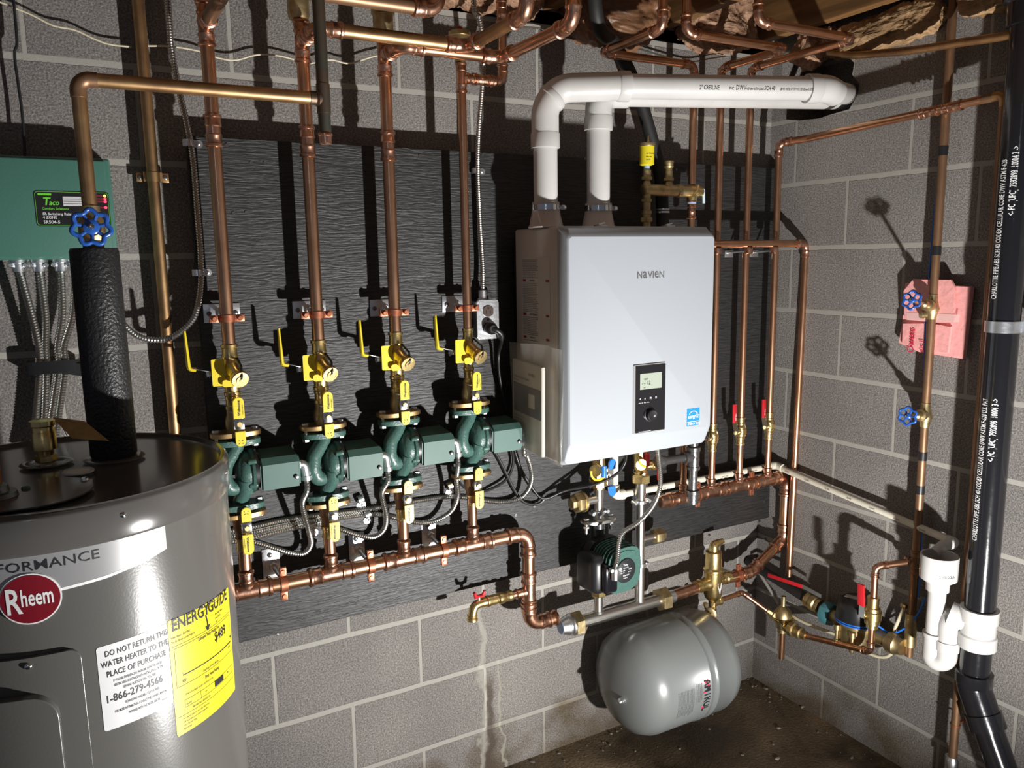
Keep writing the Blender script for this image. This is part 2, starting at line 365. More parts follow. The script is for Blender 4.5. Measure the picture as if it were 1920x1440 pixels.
# ------------------------------------------------------------------ copper runs
PRESS = [(0, 1.05), (.05, 1.16), (.2, 1.33), (.5, 1.33), (.65, 1.16), (1.45, 1.14), (1.6, 1.24), (1.8, 1.24), (1.95, 1.10)]
SWEAT = [(0, 1.0), (.03, 1.10), (1.0, 1.10)]
def collar(path_dir_pt, r, style, out=True): pass
def fit_elbow(bm, p, a, b, r, style):
    """elbow at p between directions a and b (pointing away from p)"""
    a, b = V(a).normalized(), V(b).normalized(); ang = a.angle(b); R = (2.0 if style == 'press' else 1.55)*r
    t = R/math.tan(ang/2); prof = PRESS if style == 'press' else SWEAT; L = prof[-1][0]*r
    pts, rad = [], []
    for h, k in prof: pts.append(p+a*(t+L-h*r)); rad.append(r*k)
    cen = p+(a+b).normalized()*(R/math.sin(ang/2)); u, w = p+a*t-cen, p+b*t-cen; th = u.angle(w); n = 8
    for i in range(1, n): s = i/n; pts.append(cen+(u*math.sin((1-s)*th)+w*math.sin(s*th))/math.sin(th)); rad.append(r*1.10)
    for h, k in reversed(prof): pts.append(p+b*(t+L-h*r)); rad.append(r*k)
    T = []
    for i, q in enumerate(pts): T.append((pts[min(i+1, len(pts)-1)]-pts[max(0, i-1)]).normalized())
    tube(bm, pts, rad, 20)
def fit_straight(bm, p, a, r, style, half=None):
    a = V(a).normalized(); prof = PRESS if style == 'press' else SWEAT; L = prof[-1][0]*r; core = (half if half is not None else .5*r)
    pr = [(-(core+L-h*r), k*r) for h, k in prof]+[(core+L-h*r, k*r) for h, k in reversed(prof)]
    lathe(bm, p, a, pr, 20)
def fit_branch(bm, p, b, r, rb, style):
    b = V(b).normalized(); prof = PRESS if style == 'press' else SWEAT; L = prof[-1][0]*rb; c = r*1.25
    pr = [(0, r*.9), (r*.9, rb*1.35), (c, rb*1.12)]+[(c+L-h*rb, k*rb) for h, k in reversed(prof)]
    lathe(bm, p, b, pr, 20)
def run(root, nodes, r, m=None, mf=None, style='press'):
    """nodes: (point, kind[, data]) kinds: end elbow coup tee cap; children pipe / elbow / coupling / tee / end_cap"""
    m = m or copper; mf = mf or copper_fit; P_ = [V(n[0]) for n in nodes]
    i = 0; segs = [0]+[k for k in range(1, len(nodes)-1) if nodes[k][1] == 'elbow']+[len(nodes)-1]
    for s0, s1 in zip(segs, segs[1:]):
        a, b = P_[s0], P_[s1]; bm = B(); d = (b-a).normalized(); g = 1.2*r
        a2 = a+d*g if nodes[s0][1] == 'elbow' else a; b2 = b-d*g if nodes[s1][1] == 'elbow' else b
        cyl(bm, a2, b2, r, 20); obj('pipe', bm, m, root)
    for k, n in enumerate(nodes):
        kind = n[1]; p = P_[k]; prv = P_[k-1] if k else P_[k+1]; nxt = P_[k+1] if k+1 < len(nodes) else P_[k-1]
        if kind == 'elbow': bm = B(); fit_elbow(bm, p, prv-p, nxt-p, r, style); obj('elbow', bm, mf, root)
        elif kind == 'coup': bm = B(); fit_straight(bm, p, nxt-prv if k and k+1 < len(nodes) else nxt-p, r, style); obj('coupling', bm, mf, root)
        elif kind == 'tee':
            bm = B(); ax = nxt-prv if (k and k+1 < len(nodes)) else nxt-p; fit_straight(bm, p, ax, r, style, half=1.3*r)
            fit_branch(bm, p, n[2], r, n[3] if len(n) > 3 else r, style); obj('tee', bm, mf, root)
        elif kind == 'cap':
            bm = B(); d = (p-prv).normalized(); L = 2.0*r
            prof = [(-L, 1.05*r), (-L+.05*r, 1.16*r), (-L+.2*r, 1.33*r), (-L+.5*r, 1.33*r), (-L+.65*r, 1.15*r), (-.1*r, 1.12*r), (.1*r, .9*r), (.15*r, .2*r)]
            lathe(bm, p, d, prof, 20); obj('end_cap', bm, mf, root)
# ================================================================== SETTING
FL = .01; WT = 2.19; BD = .056
bm = B(); box(bm, -4.2, .25, 0, .2, -.1, WT+.25); struct(obj('wall_back', bm, blockB))
# the side wall with the broken-out hole where the vents leave
hole_px = [(1470, 96), (1500, 90), (1530, 99), (1562, 92), (1588, 104), (1602, 118), (1598, 140), (1612, 158), (1606, 182), (1592, 205), (1560, 214), (1535, 222), (1500, 226), (1474, 224), (1462, 190), (1466, 140)]
hole = [Q(x, y, 0) for x, y in hole_px]
bm = B()
outer = [V((0, 0, -.1)), V((0, 0, 2.44)), V((0, -3.4, 2.44)), V((0, -3.4, -.1))]
ov = [bm.verts.new(p) for p in outer]; hv = [bm.verts.new(p) for p in hole]
es = [bm.edges.new((ov[i], ov[(i+1) % 4])) for i in range(4)]+[bm.edges.new((hv[i], hv[(i+1) % len(hv)])) for i in range(len(hv))]
bmesh.ops.triangle_fill(bm, edges=es, use_beauty=True, normal=(-1, 0, 0))
back = [bm.verts.new(p+V((.2, 0, 0))) for p in hole]
for i in range(len(hv)): bm.faces.new((hv[i], hv[(i+1) % len(hv)], back[(i+1) % len(hv)], back[i]))
ob = [bm.verts.new(p+V((.2, 0, 0))) for p in outer]
for i in range(4): bm.faces.new((ov[i], ov[(i+1) % 4], ob[(i+1) % 4], ob[i]))
bm.faces.new(ob); struct(obj('wall_right', bm, blockR, ang=20))
bm = B(); box(bm, -4.2, .25, -3.4, .2, -.12, FL); struct(obj('floor', bm, floorm))
bm = B(); box(bm, -4.2, .25, -3.4, .2, 2.475, 2.5); struct(obj('ceiling', bm, subf))
# sill plate on top of the wall
bm = B(); box(bm, -4.2, .0, -.0, .1, 2.2, 2.235); o = obj('trim_1', bm, woodd); struct(o)
# joists
jl = ['tan ceiling joist over the white vent hole, nearest the side wall', 'tan ceiling joist above the bent copper lines right of the boiler', 'ceiling joist over the left of the boiler',
      'ceiling joist above the fourth copper riser', 'ceiling joist above the second copper riser', 'leftmost ceiling joist over the grey water heater']
for k, x in enumerate((-.072, -.462, -.868, -1.274, -1.68, -2.087)):
    bm = B(); box(bm, x-.019, x+.019, -3.3, -.0, 2.236, 2.475, .002, 1); tag(obj('ceiling_joist', bm, wood), jl[k], 'joist', 'ceiling joists')
# plywood backer
bx0, bx1, bz0, bz1 = -1.836, -.004, .645, 1.842
bm = B(); box(bm, bx0, bx1, -BD, -BD+.018, bz0, bz1, .0015, 1)
board = obj('plywood_board', bm, ply); tag(board, 'black painted plywood board fixed to the block wall behind the pipes', 'board')
for px, py in ((471, 305), (425, 272), (497, 305), (787, 292), (905, 290), (1097, 297), (1268, 318), (1015, 300), (438, 400), (462, 398), (377, 398), (1002, 950), (967, 966), (1432, 940), (1424, 977), (1208, 500), (1435, 1010), (955, 1040), (1330, 1003), (520, 1190), (390, 420)):
    bm = B(); c = P(px, py, BD); cyl(bm, c+V((0, .002, 0)), c+V((0, -.0016, 0)), .0042, 10); obj('screw', bm, iron, board)
for x in (bx0+.05, -1.2, -.6, bx1-.05): bm = B(); box(bm, x-.02, x+.02, -BD+.0182, -.001, bz0+.02, bz1-.02); obj('furring_strip', bm, woodd, board)
# ================================================================== INSULATION
def batt(name, label, x0, x1, y0, y1, z0, z1, seed, m=fibre, n=26, amp=.035):
    bm = B(); bmesh.ops.create_icosphere(bm, subdivisions=6, radius=1)
    c = V(((x0+x1)/2, (y0+y1)/2, (z0+z1)/2)); h = V(((x1-x0)/2, (y1-y0)/2, (z1-z0)/2))
    for v in bm.verts:
        p = v.co.copy(); q = V([math.copysign(abs(t)**.55, t) for t in p]); w = V((q.x*h.x, q.y*h.y, q.z*h.z))+c
        d = noise.noise(w*11+V((seed, 0, 0)))*amp*.8+noise.noise(w*30+V((0, seed, 0)))*amp*.5+abs(noise.noise(w*70))*amp*.35+noise.noise(w*150)*amp*.15
        v.co = w+V((p.x*.5, p.y, p.z)).normalized()*d
    o = obj(name, bm, m, None, ang=180); tag(o, label, 'insulation', 'fibreglass insulation at the wall top'); return o
batt('insulation_batt', 'pink fibreglass tuft hanging between joists at top centre', -1.24, -.90, -.10, .03, 2.20, 2.42, 1)
batt('insulation_batt', 'fibreglass insulation behind the bent copper lines above the vent', -.84, -.50, -.10, .03, 2.165, 2.42, 5, vap)
batt('insulation_batt', 'fibreglass insulation in the corner over the vent hole', -.44, -.12, -.08, .03, 2.19, 2.42, 9)
batt('insulation_batt', 'torn paper faced insulation draped along the side wall top, left of the black pipe', -.065, .02, -.60, -.28, 2.135, 2.225, 13, fibre2, amp=.022)
batt('insulation_batt', 'pale insulation lump on the side wall just left of the black drain fitting', -.065, .02, -.78, -.64, 2.15, 2.225, 17, fibre2, amp=.02)
batt('insulation_batt', 'loose fibreglass wad stuffed above the vent hole', -.05, .03, -.27, -.12, 2.15, 2.24, 21, fibre)
# ================================================================== FOUR ZONE LINES
XZ = (-1.788, -1.587, -1.395, -1.197); DR = .125; RZ = (.0143, .0143, .0143, .0111)
ordn = ('leftmost', 'second from left', 'third from left', 'rightmost')
near = ('right behind the grey water heater', 'left of the two middle pump lines', 'right of the two middle pump lines', 'beside the grey outlet box')
def up(x, y, z): return V((x, y, z))
clampy = (597, 590, 586, 578); vty = (645, 637, 622, 615); flty = (820, 806, 782, 763); flby = (955, 935, 905, 881); tey = (1098, 1078, 1050, 1022)
coupy = ((228, 262), (250, 282), (259, 290), None)
ZT = []; ZB = []
for i in range(4):
    ZT.append(zat(XZ[i], -DR, flty[i])); ZB.append(zat(XZ[i], -DR, flby[i]))

zm = sum(zat(XZ[i], -DR, tey[i]) for i in range(4))/4
def press_len(r): return 1.95*r
def clamp(root, c, ax, r, side, m=rust):
    """split ring clamp round a pipe: ears on the +-side direction"""
    ax, side = V(ax).normalized(), V(side).normalized(); nrm = ax.cross(side)
    bm = B(); lathe(bm, V(c)-ax*.008, ax, [(0, r*1.02), (0, r*1.22), (.016, r*1.22), (.016, r*1.02)], 20, cap=False)
    for s in (-1, 1):
        obox(bm, V(c)+side*s*(r+.011), side, nrm, ax, .024, .0035, .016, .001)
        obox(bm, V(c)+side*s*(r+.011)+nrm*.005, side, nrm, ax, .024, .0035, .016, .001)
    obj('ring', bm, m, root)
    for s in (-1, 1):
        bm = B(); q = V(c)+side*s*(r+.013); f = 1 if nrm.y < 0 else -1
        lathe(bm, q-nrm*f*.004, nrm*f, [(0, .0035), (.010, .0035), (.010, .006), (.0135, .0048)], 12); obj('screw', bm, m, root)
def riser_clamp(i):
    z = zat(XZ[i], -DR, clampy[i]); c = V((XZ[i], -DR, z))
    root = thing('pipe_clamp', 'copper coloured ring clamp on a zinc plate, holding the %s long copper riser' % ordn[i], 'clamp', (XZ[i], -BD, z), 'ring clamps on the four risers')
    bm = B(); box(bm, XZ[i]-.040, XZ[i]+.040, -BD-.003, -BD-.0002, z-.012, z+.030, .0006); obj('mounting_plate', bm, zinc, root)
    bm = B(); cyl(bm, (XZ[i], -BD-.003, z+.006), (XZ[i], -DR+RZ[i]*1.1, z+.002), .0048, 12); hexn(bm, (XZ[i], -BD-.004, z+.006), (0, -1, 0), .011, .008); obj('threaded_rod', bm, zinc, root)
    for dx in (-.028, .030): bm = B(); lathe(bm, (XZ[i]+dx, -BD-.002, z+.008), (0, -1, 0), [(0, .006), (.003, .0055), (.0045, .003)], 12); obj('screw', bm, iron, root)
    clamp(root, c, (0, 0, 1), RZ[i], (1, 0, 0))
def lobe(bm, c, right, upv, w, h, t=.003, flip=1):
    """flat rounded handle lobe, round end up"""
    c, right, upv = V(c), V(right), V(upv); n = right.cross(upv); pts = [c-right*w/2, c+right*w/2]
    for k in range(9):
        a = PI*k/8; pts.append(c+upv*(h-w/2)+right*(math.cos(a)*w/2)+upv*(math.sin(a)*w/2))
    prism(bm, pts, n*t, .0008)
def face_marks(parent, fn, sad):
    bm = B()
    for s in (-1, 1):
        for a, b in (((s*.0015, -.001), (s*.0048, .0015 if not sad else -.003)),):
            p, q = V(fn(*a)), V(fn(*b)); d = (q-p).normalized(); n = V((0, -1, 0)); w = d.cross(n)*.0006
            vs = [bm.verts.new(x) for x in (p-w, q-w, q+w, p+w)]; bm.faces.new(vs)
        p = V(fn(s*.0042, -.006 if not sad else .004)); vs = [bm.verts.new(p+V((x, 0, z))) for x, z in ((-.0007, -.0012), (.0007, -.0012), (.0007, .0012), (-.0007, .0012))]; bm.faces.new(vs)
    obj('lettering', bm, ink, parent, fix=False)
def iso_valve(i, top):
    """flanged ball valve beside a pump flange, yellow lever with two lobes"""
    x = XZ[i]; s = 1 if top else -1; zf = (ZT[i]+.006) if top else (ZB[i]-.006); R = RZ[i]
    pos = 'above' if top else 'below'
    root = thing('flange_valve', 'brass flanged shutoff valve with yellow lever %s the %s green pump' % (pos, ordn[i]), 'valve', (x, -DR, zf), 'pump isolation valves')
    bm = B(); U = V((0, 0, s))
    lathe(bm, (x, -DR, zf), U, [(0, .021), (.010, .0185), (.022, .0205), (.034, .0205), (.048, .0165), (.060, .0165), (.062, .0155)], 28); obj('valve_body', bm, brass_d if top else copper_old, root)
    bm = B(); L0 = .060
    lathe(bm, (x, -DR, zf+s*L0), U, [(0, R*1.1), (.001, R*1.28), (.008, R*1.28), (.010, R*1.12), (.024, R*1.12), (.026, R*1.22), (.030, R*1.22), (.032, R*1.05)], 24); obj('press_collar', bm, brass, root)
    # oval flange
    bm = B(); pts = []
    for k in range(28):
        a = 2*PI*k/28; ca, sa = math.cos(a), math.sin(a); rr = 1/((abs(ca)/.056)**2.6+(abs(sa)/.030)**2.6)**(1/2.6); pts.append(V((x+rr*ca, -DR+rr*sa, zf-s*.001)))
    prism(bm, pts, V((0, 0, s*.010)), .0008); obj('flange', bm, bronze, root)
    for sx in (-1, 1):
        bm = B(); c = V((x+sx*.042, -DR, zf)); hexn(bm, c+V((0, 0, s*.009)), U, .0085, .006); cyl(bm, c, c+V((0, 0, -s*.030)), .004, 10); hexn(bm, c+V((0, 0, -s*.018)), -U, .0085, .007); obj('bolt', bm, zinc, root)
    # lever, standing on the front
    yf = -DR-.030; zc = zf+s*.030
    bm = B(); lathe(bm, (x+.004, -DR-.014, zc), (0, -1, 0), [(0, .012), (.010, .011), (.012, .006), (.022, .006)], 16); hexn(bm, (x+.004, yf-.004, zc), (0, -1, 0), .0068, .006); obj('stem', bm, brass, root)
    lv = B(); box(lv, x+.004-.0115, x+.004+.0115, yf-.003, yf, zc-.013, zc+.013, .001); lev = obj('lever', lv, chrome, root)
    xx = x+.004
    bm = B(); lobe(bm, (xx, yf-.004, zc+s*.014), (1*s, 0, 0), (0, 0, s), .024, .048, .006); a = obj('long_grip', bm, yellow, lev)
    bm = B(); lobe(bm, (xx, yf-.004, zc-s*.016), (-1*s, 0, 0), (0, 0, -s), .022, .034, .006); b = obj('short_grip', bm, yellow, lev)
    yy = yf-.0107
    def fnv(u, v): return V((xx+.003-v*1.0, yy, zc+s*.014+.006+u)) if top else V((xx-.003+v, yy, zc-.014-.006-u))
    text(a, 'Webstone', .0082, fnv, ink); text(a, 'a brand of NIBCO', .0030, lambda u, v: fnv(u+.002, v-.006), ink)
    cz = zc-s*.037
    face_marks(b, lambda u, v: (xx+u, yy, cz+v), not top)
def purge_valve(i):
    x = XZ[i]; zt = zat(x, -DR, vty[i]); R = RZ[i]; zb = ZT[i]+.098
    root = thing('purge_valve', 'brass purge valve with yellow lever and capped side port on the %s riser' % ordn[i], 'valve', (x, -DR, (zt+zb)/2), 'purge valves')
    L = zt-zb; bm = B(); r = .0165
    pr = [(0, R*1.05), (.001, R*1.3), (.007, R*1.3), (.009, R*1.14), (.022, R*1.14), (.024, R*1.24), (.028, R*1.24), (.030, .0145), (.040, .0205), (L*.5, .0225), (L-.046, .019), (L-.034, .0150), (L-.030, R*1.24), (L-.026, R*1.24), (L-.022, R*1.14), (L-.009, R*1.14), (L-.007, R*1.3), (L-.001, R*1.3), (L, R*1.05)]
    lathe(bm, (x, -DR, zb), (0, 0, 1), pr, 28); 
    zc = zb+L*.44; d = V((.18, -1, -.42)).normalized(); c = V((x, -DR, zc+.012))
    lathe(bm, c, d, [(0, .019), (.030, .0165), (.045, .0155)], 24); obj('valve_body', bm, brass, root)
    e = c+d*.044; bm = B(); lathe(bm, e, d, [(0, .0185), (.003, .0195), (.014, .0195), (.016, .0185), (.0162, .010), (.019, .0095)], 28); cap = obj('hose_cap', bm, brass, root)
    bm = B(); q = e+d*.017; tube(bm, fillet([q+V((0, 0, -.002)), q+V((.002, -.006, .010)), q+V((.004, .004, .030)), c+V((.014, -.004, .022))], .006), .0026, 8); obj('strap', bm, black, cap)
    bm = B(); lathe(bm, e+d*.018, d, [(0, .004), (.003, .0035)], 10); obj('rivet', bm, brass, cap)
    # drain lever plate in yellow, square on to the front
    bm = B(); plate(bm, (x-.029, -DR-.012, zc+.004), (1, 0, 0), (0, 0, 1), .028, .060, .003, .003); plate(bm, (x-.012, -DR-.0235, zc-.020), (1, 0, 0), (0, 0, 1), .024, .016, .003, .006); obj('drain_lever', bm, yellow, root)
    # long lever out to the left
    bm = B(); c2 = V((x-.020, -DR, zc+.0)); lathe(bm, c2, (-1, 0, 0), [(0, .012), (.014, .011), (.016, .007), (.026, .007)], 16); hexn(bm, c2+V((-.026, 0, 0)), (-1, 0, 0), .0085, .007); obj('stem', bm, chrome, root)
    a = c2+V((-.024, 0, .004)); b = a+V((-.034, -.002, .010))
    bm = B(); obox(bm, (a+b)/2+V((0, 0, .002)), b-a, (0, 1, 0), (b-a).cross(V((0, 1, 0))), .040, .014, .0025, .0005); lev = obj('lever', bm, chrome, root)
    bm = B(); g = fillet([b+V((.004, 0, -.001)), b+V((-.010, 0, .001)), b+V((-.013, 0, .085))], .008)
    tube(bm, g, [.0048]*(len(g)-1)+[.003], 10); bmesh.ops.scale(bm, vec=(1, 1.7, 1), verts=bm.verts, space=Matrix.Translation(-b)); obj('grip', bm, yellow, lev)
def pump(i):
    x = XZ[i]; zt, zb = ZT[i], ZB[i]; zc = (zt+zb)/2
    root = thing('circulator_pump', 'green cast iron circulator pump, %s in the row of four' % ordn[i], 'pump', (x, -DR, zc), 'green circulator pumps')
    bm = B()
    for z0, z1 in ((zt-.016, zt-.0035), (zb+.0035, zb+.016)):
        pts = []
        for k in range(28):
            a = 2*PI*k/28; ca, sa = math.cos(a), math.sin(a); rr = 1/((abs(ca)/.053)**2.8+(abs(sa)/.029)**2.8)**(1/2.8); pts.append(V((x+rr*ca, -DR+rr*sa, z0)))
        prism(bm, pts, V((0, 0, z1-z0)), .001)
    h = (zt-zb)/2
    tube(bm, fillet([(x+.002, -DR-.002, zt-.010), (x-.006, -DR-.006, zt-.030), (x-.030, -DR-.016, zc+.030), (x-.036, -DR-.020, zc-.002), (x-.024, -DR-.018, zc-.030), (x-.004, -DR-.010, zc-.026)], .03, 5), .0175, 18)
    cen = V((x+.013, -DR-.002, zc+.004))
    lathe(bm, cen-V((.019, 0, 0)), (1, 0, 0), [(0, .022), (.003, .034), (.009, .043), (.018, .0465), (.027, .045), (.030, .050), (.036, .052)], 32)
    tube(bm, spline([(x+.012, -DR-.030, zc-.006), (x+.010, -DR-.018, zc-.034), (x+.002, -DR-.004, zb+.030), (x, -DR, zb+.012)], .008), .0180, 18)
    obj('volute', bm, pumpg, root)
    for sx in (-1, 1):
        for z, s in ((zt-.016, -1), (zb+.016, 1)):
            bm = B(); hexn(bm, (x+sx*.042, -DR, z), (0, 0, s), .0088, .008); obj('flange_nut', bm, zinc, root)
    mx = x+.031
    bm = B(); lathe(bm, (mx-.001, -DR, zc+.006), (1, 0, 0), [(0, .051), (.008, .051), (.010, .044), (.016, .044)], 28); obj('motor_flange', bm, black, root)
    for a in (35, 145, 215, 325):
        bm = B(); q = V((mx-.004, -DR+math.cos(math.radians(a))*.050, zc+.006+math.sin(math.radians(a))*.048)); lathe(bm, q, (-1, 0, 0), [(-.006, .0065), (.010, .0065), (.012, .005)], 10); obj('housing_bolt', bm, pumpg, root)
    bm = B(); c = V((mx+.008, -DR-.004, zc+.008)); sec = [(-.048, -.043), (-.052, .016), (-.038, .030), (.036, .036), (.046, .022), (.046, -.043)]
    prism(bm, [c+V((0, a, b)) for a, b in sec], V((.090, 0, 0)), .0045, 3); hs = obj('motor_cover', bm, coverg, root)
    bm = B(); q = V((mx+.087, -DR-.057, zc-.012)); lathe(bm, q, (0, -1, 0), [(-.004, .0052), (.0012, .0052), (.002, .003)], 12); obj('screw', bm, iron, hs)
    # conduit elbow on the motor end
    bm = B(); q = V((mx+.096, -DR-.028, zc+.010)); tube(bm, fillet([q, q+V((.016, 0, 0)), q+V((.020, 0, -.038))], .014), .0105, 14)
    lathe(bm, q+V((.020, 0, -.030)), (0, 0, -1), [(0, .0125), (.010, .0125)], 14); hexn(bm, q+V((.001, 0, 0)), (1, 0, 0), .014, .005); obj('conduit_connector', bm, zinc, root)
    return q+V((.020, 0, -.036))
QE = []
for i in range(4):
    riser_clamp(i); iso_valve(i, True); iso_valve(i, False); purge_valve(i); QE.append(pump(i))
# --- drops and the supply header
for i in range(4):
    x = XZ[i]
    root = thing('copper_drop', 'short copper drop between the %s green pump and the lower header' % ordn[i], 'pipe', (x, -DR, zm), 'copper drops to the header')
    bm = B(); cyl(bm, (x, -DR, zm+.055), (x, -DR, ZB[i]-.075), RZ[0] if i < 3 else RZ[0]*.92, 20); obj('pipe', bm, copper, root)
    ro2 = thing('copper_stub', 'short copper stub joining two brass valves over the %s pump' % ordn[i], 'pipe', (x, -DR, ZT[i]+.07), 'copper stubs between valves')
    bm = B(); cyl(bm, (x, -DR, ZT[i]+.070), (x, -DR, ZT[i]+.112), RZ[i], 20); obj('pipe', bm, copper_fit, ro2)
RH = .0178
xe = xat(-DR, zm, 990)
zl = P(990, 1172, DR).z; zt_ = zat(xe, -DR, 1108)
root = thing('copper_header', 'long copper header along the bottom of the board feeding the four pumps', 'pipe', (-1.5, -DR, zm))
xu = xat(-DR, zl, 1044)
run(root, [((-1.86, -DR, zm), 'end')]+[((XZ[i], -DR, zm), 'tee', (0, 0, 1), RZ[0]) for i in range(4)]+[((xe, -DR, zm), 'elbow'), ((xe, -DR, zt_), 'tee', (-1, 0, 0), .0111), ((xe, -DR, zl), 'elbow'), ((xu, -DR, zl), 'end')], RH, copper, copper_fit)
bm = B(); lathe(bm, (xu-.004, -DR, zl), (-1, 0, 0), [(0, RH*1.3), (.004, RH*1.33), (.008, RH*1.15)], 20); obj('coupling', bm, copper_fit, root)
for k, px in enumerate((531, 694, 831)):
    x = xat(-DR, zm, px); lab = ('nearest the water heater', 'under the second pump from left', 'between the third and fourth pumps')[k]
    root = thing('pipe_clamp', 'ring clamp with upright zinc plate on the lower header, %s' % lab, 'clamp', (x, -BD, zm), 'ring clamps on the lower header')
    xp = x-.012; bm = B(); box(bm, xp-.021, xp+.021, -BD-.003, -BD-.0002, zm-.010, zm+.068, .0006); obj('mounting_plate', bm, zinc, root)
    bm = B(); cyl(bm, (xp+.004, -BD-.003, zm+.022), (x, -DR+RH, zm+.006), .005, 12); hexn(bm, (xp+.004, -BD-.004, zm+.022), (0, -1, 0), .011, .008); obj('threaded_rod', bm, zinc, root)
    bm = B(); lathe(bm, (xp-.002, -BD-.002, zm+.052), (0, -1, 0), [(0, .0065), (.003, .006), (.0045, .003)], 12); obj('screw', bm, iron, root)
    clamp(root, (x, -DR, zm), (1, 0, 0), RH, (0, 0, 1))
# boiler drain on the header
root = thing('drain_valve', 'small brass drain valve with red wing handle on the header left of the boiler loop', 'valve', (xe-.05, -DR, zt_))
bm = B(); cyl(bm, (xe-.04, -DR, zt_), (xe-.062, -DR, zt_), .0111, 16); obj('copper_nipple', bm, copper_fit, root)
bm = B(); lathe(bm, (xe-.055, -DR, zt_), (-1, 0, 0), [(0, .0135), (.004, .015), (.014, .014), (.016, .0125), (.026, .014), (.030, .0165), (.042, .0165), (.046, .013), (.055, .015), (.070, .015), (.074, .0165), (.080, .0165), (.083, .0135), (.095, .0135)], 20)
a = V((xe-.148, -DR, zt_)); tube(bm, fillet([a, a+V((-.026, -.002, -.002)), a+V((-.034, -.004, -.030))], .016), .0125, 16)
e = a+V((-.034, -.004, -.026)); lathe(bm, e, (0, 0, -1), [(0, .0135), (.004, .015), (.008, .013), (.012, .0155), (.016, .0155)], 20); obj('valve_body', bm, brass, root)
bm = B(); c = a+V((-.012, -.003, .012)); cyl(bm, c, c+V((0, 0, .012)), .005, 12); obj('stem', bm, zinc, root)
bm = B()
for s in (-1, 1): tube(bm, [c+V((0, 0, .010)), c+V((s*.011, -.004, .012)), c+V((s*.016, -.006, .026))], [.005, .0058, .004], 10)
obj('wing_handle', bm, red, root)
# ================================================================== RISERS UP TO THE CEILING
def vent(root_label, x, z, y=-DR):
    root = thing('air_vent', root_label, 'air vent', (x, y, z), 'brass canister air vents')
    bm = B(); lathe(bm, (x, y, z), (0, 0, 1), [(0, .009), (.006, .009), (.006, .013), (.016, .013), (.018, .021), (.026, .0235), (.066, .0235), (.067, .027), (.076, .027), (.078, .023)], 28); obj('canister', bm, brass_d, root)
    bm = B(); cyl(bm, (x, y, z+.078), (x, y, z+.088), .007, 14); obj('vent_cap', bm, brass if 'fourth' not in root_label else red, root)
z1 = zat(XZ[0], -DR, 45); z2 = zat(XZ[1], -DR, 78); z3 = zat(XZ[2], -DR, 106); z4 = zat(XZ[3], -DR, 146)
zc0 = [zat(XZ[i], -DR, vty[i])-.006 for i in range(4)]
def coups(i): return [((XZ[i], -DR, zat(XZ[i], -DR, (coupy[i][0]+coupy[i][1])/2)), 'coup')] if coupy[i] else []
# riser 1 with its line running towards the room and back across
y1 = -.46; x1b = G(822, 18, z1).x
root = thing('copper_riser', 'leftmost long copper riser, its top teed forward under the brass vent', 'pipe', (XZ[0], -DR, 1.5), 'long copper risers')
run(root, [((XZ[0], -DR, zc0[0]), 'end')]+coups(0)+[((XZ[0], -DR, z1), 'tee', (0, -1, 0)), ((XZ[0], -DR, z1+.035), 'end')], RZ[0], copper, copper_fit)
pe = G(822, 20, z1); run(root, [((XZ[0], -DR-.04, z1), 'end'), ((XZ[0], pe.y, z1), 'elbow'), ((pe.x, pe.y, z1), 'elbow'), ((pe.x+.004, pe.y, 2.46), 'end')], RZ[0], copper_old, copper_fit)
# riser 2
e2 = G(592, 48, z2); f2 = G(872, 90, z2); yy2 = (e2.y+f2.y)/2
root = thing('copper_riser', 'second long copper riser, its top turning right along the wall below the joists', 'pipe', (XZ[1], -DR, 1.5), 'long copper risers')
run(root, [((XZ[1], -DR, zc0[1]), 'end')]+coups(1)+[((XZ[1], -DR, z2), 'tee', (0, -1, 0)), ((XZ[1], -DR, z2+.032), 'end')], RZ[1], copper, copper_fit)
g2 = G(962, 22, z2)
run(root, [((XZ[1], -DR-.03, z2), 'end'), ((XZ[1], yy2, z2), 'elbow'), ((f2.x, yy2, z2), 'elbow'), ((f2.x, g2.y, z2), 'elbow'), ((f2.x+.002, g2.y, 2.46), 'end')], RZ[1], copper_tan, copper_fit)
# riser 3
e3 = G(748, 84, z3); f3 = G(938, 110, z3); yy3 = (e3.y+f3.y)/2; g3 = G(1062, 42, z3)
root = thing('copper_riser', 'third long copper riser, crossing right under a thicker line then rising', 'pipe', (XZ[2], -DR, 1.5), 'long copper risers')
run(root, [((XZ[2], -DR, zc0[2]), 'end')]+coups(2)+[((XZ[2], -DR, z3), 'tee', (0, -1, 0)), ((XZ[2], -DR, z3+.030), 'end')], RZ[2], copper, copper_fit)
run(root, [((XZ[2], -DR-.03, z3), 'end'), ((XZ[2], yy3, z3), 'elbow'), ((f3.x, yy3, z3), 'elbow'), ((f3.x, g3.y, z3), 'elbow'), ((f3.x+.001, g3.y, 2.46), 'end')], RZ[2], copper, copper_fit)
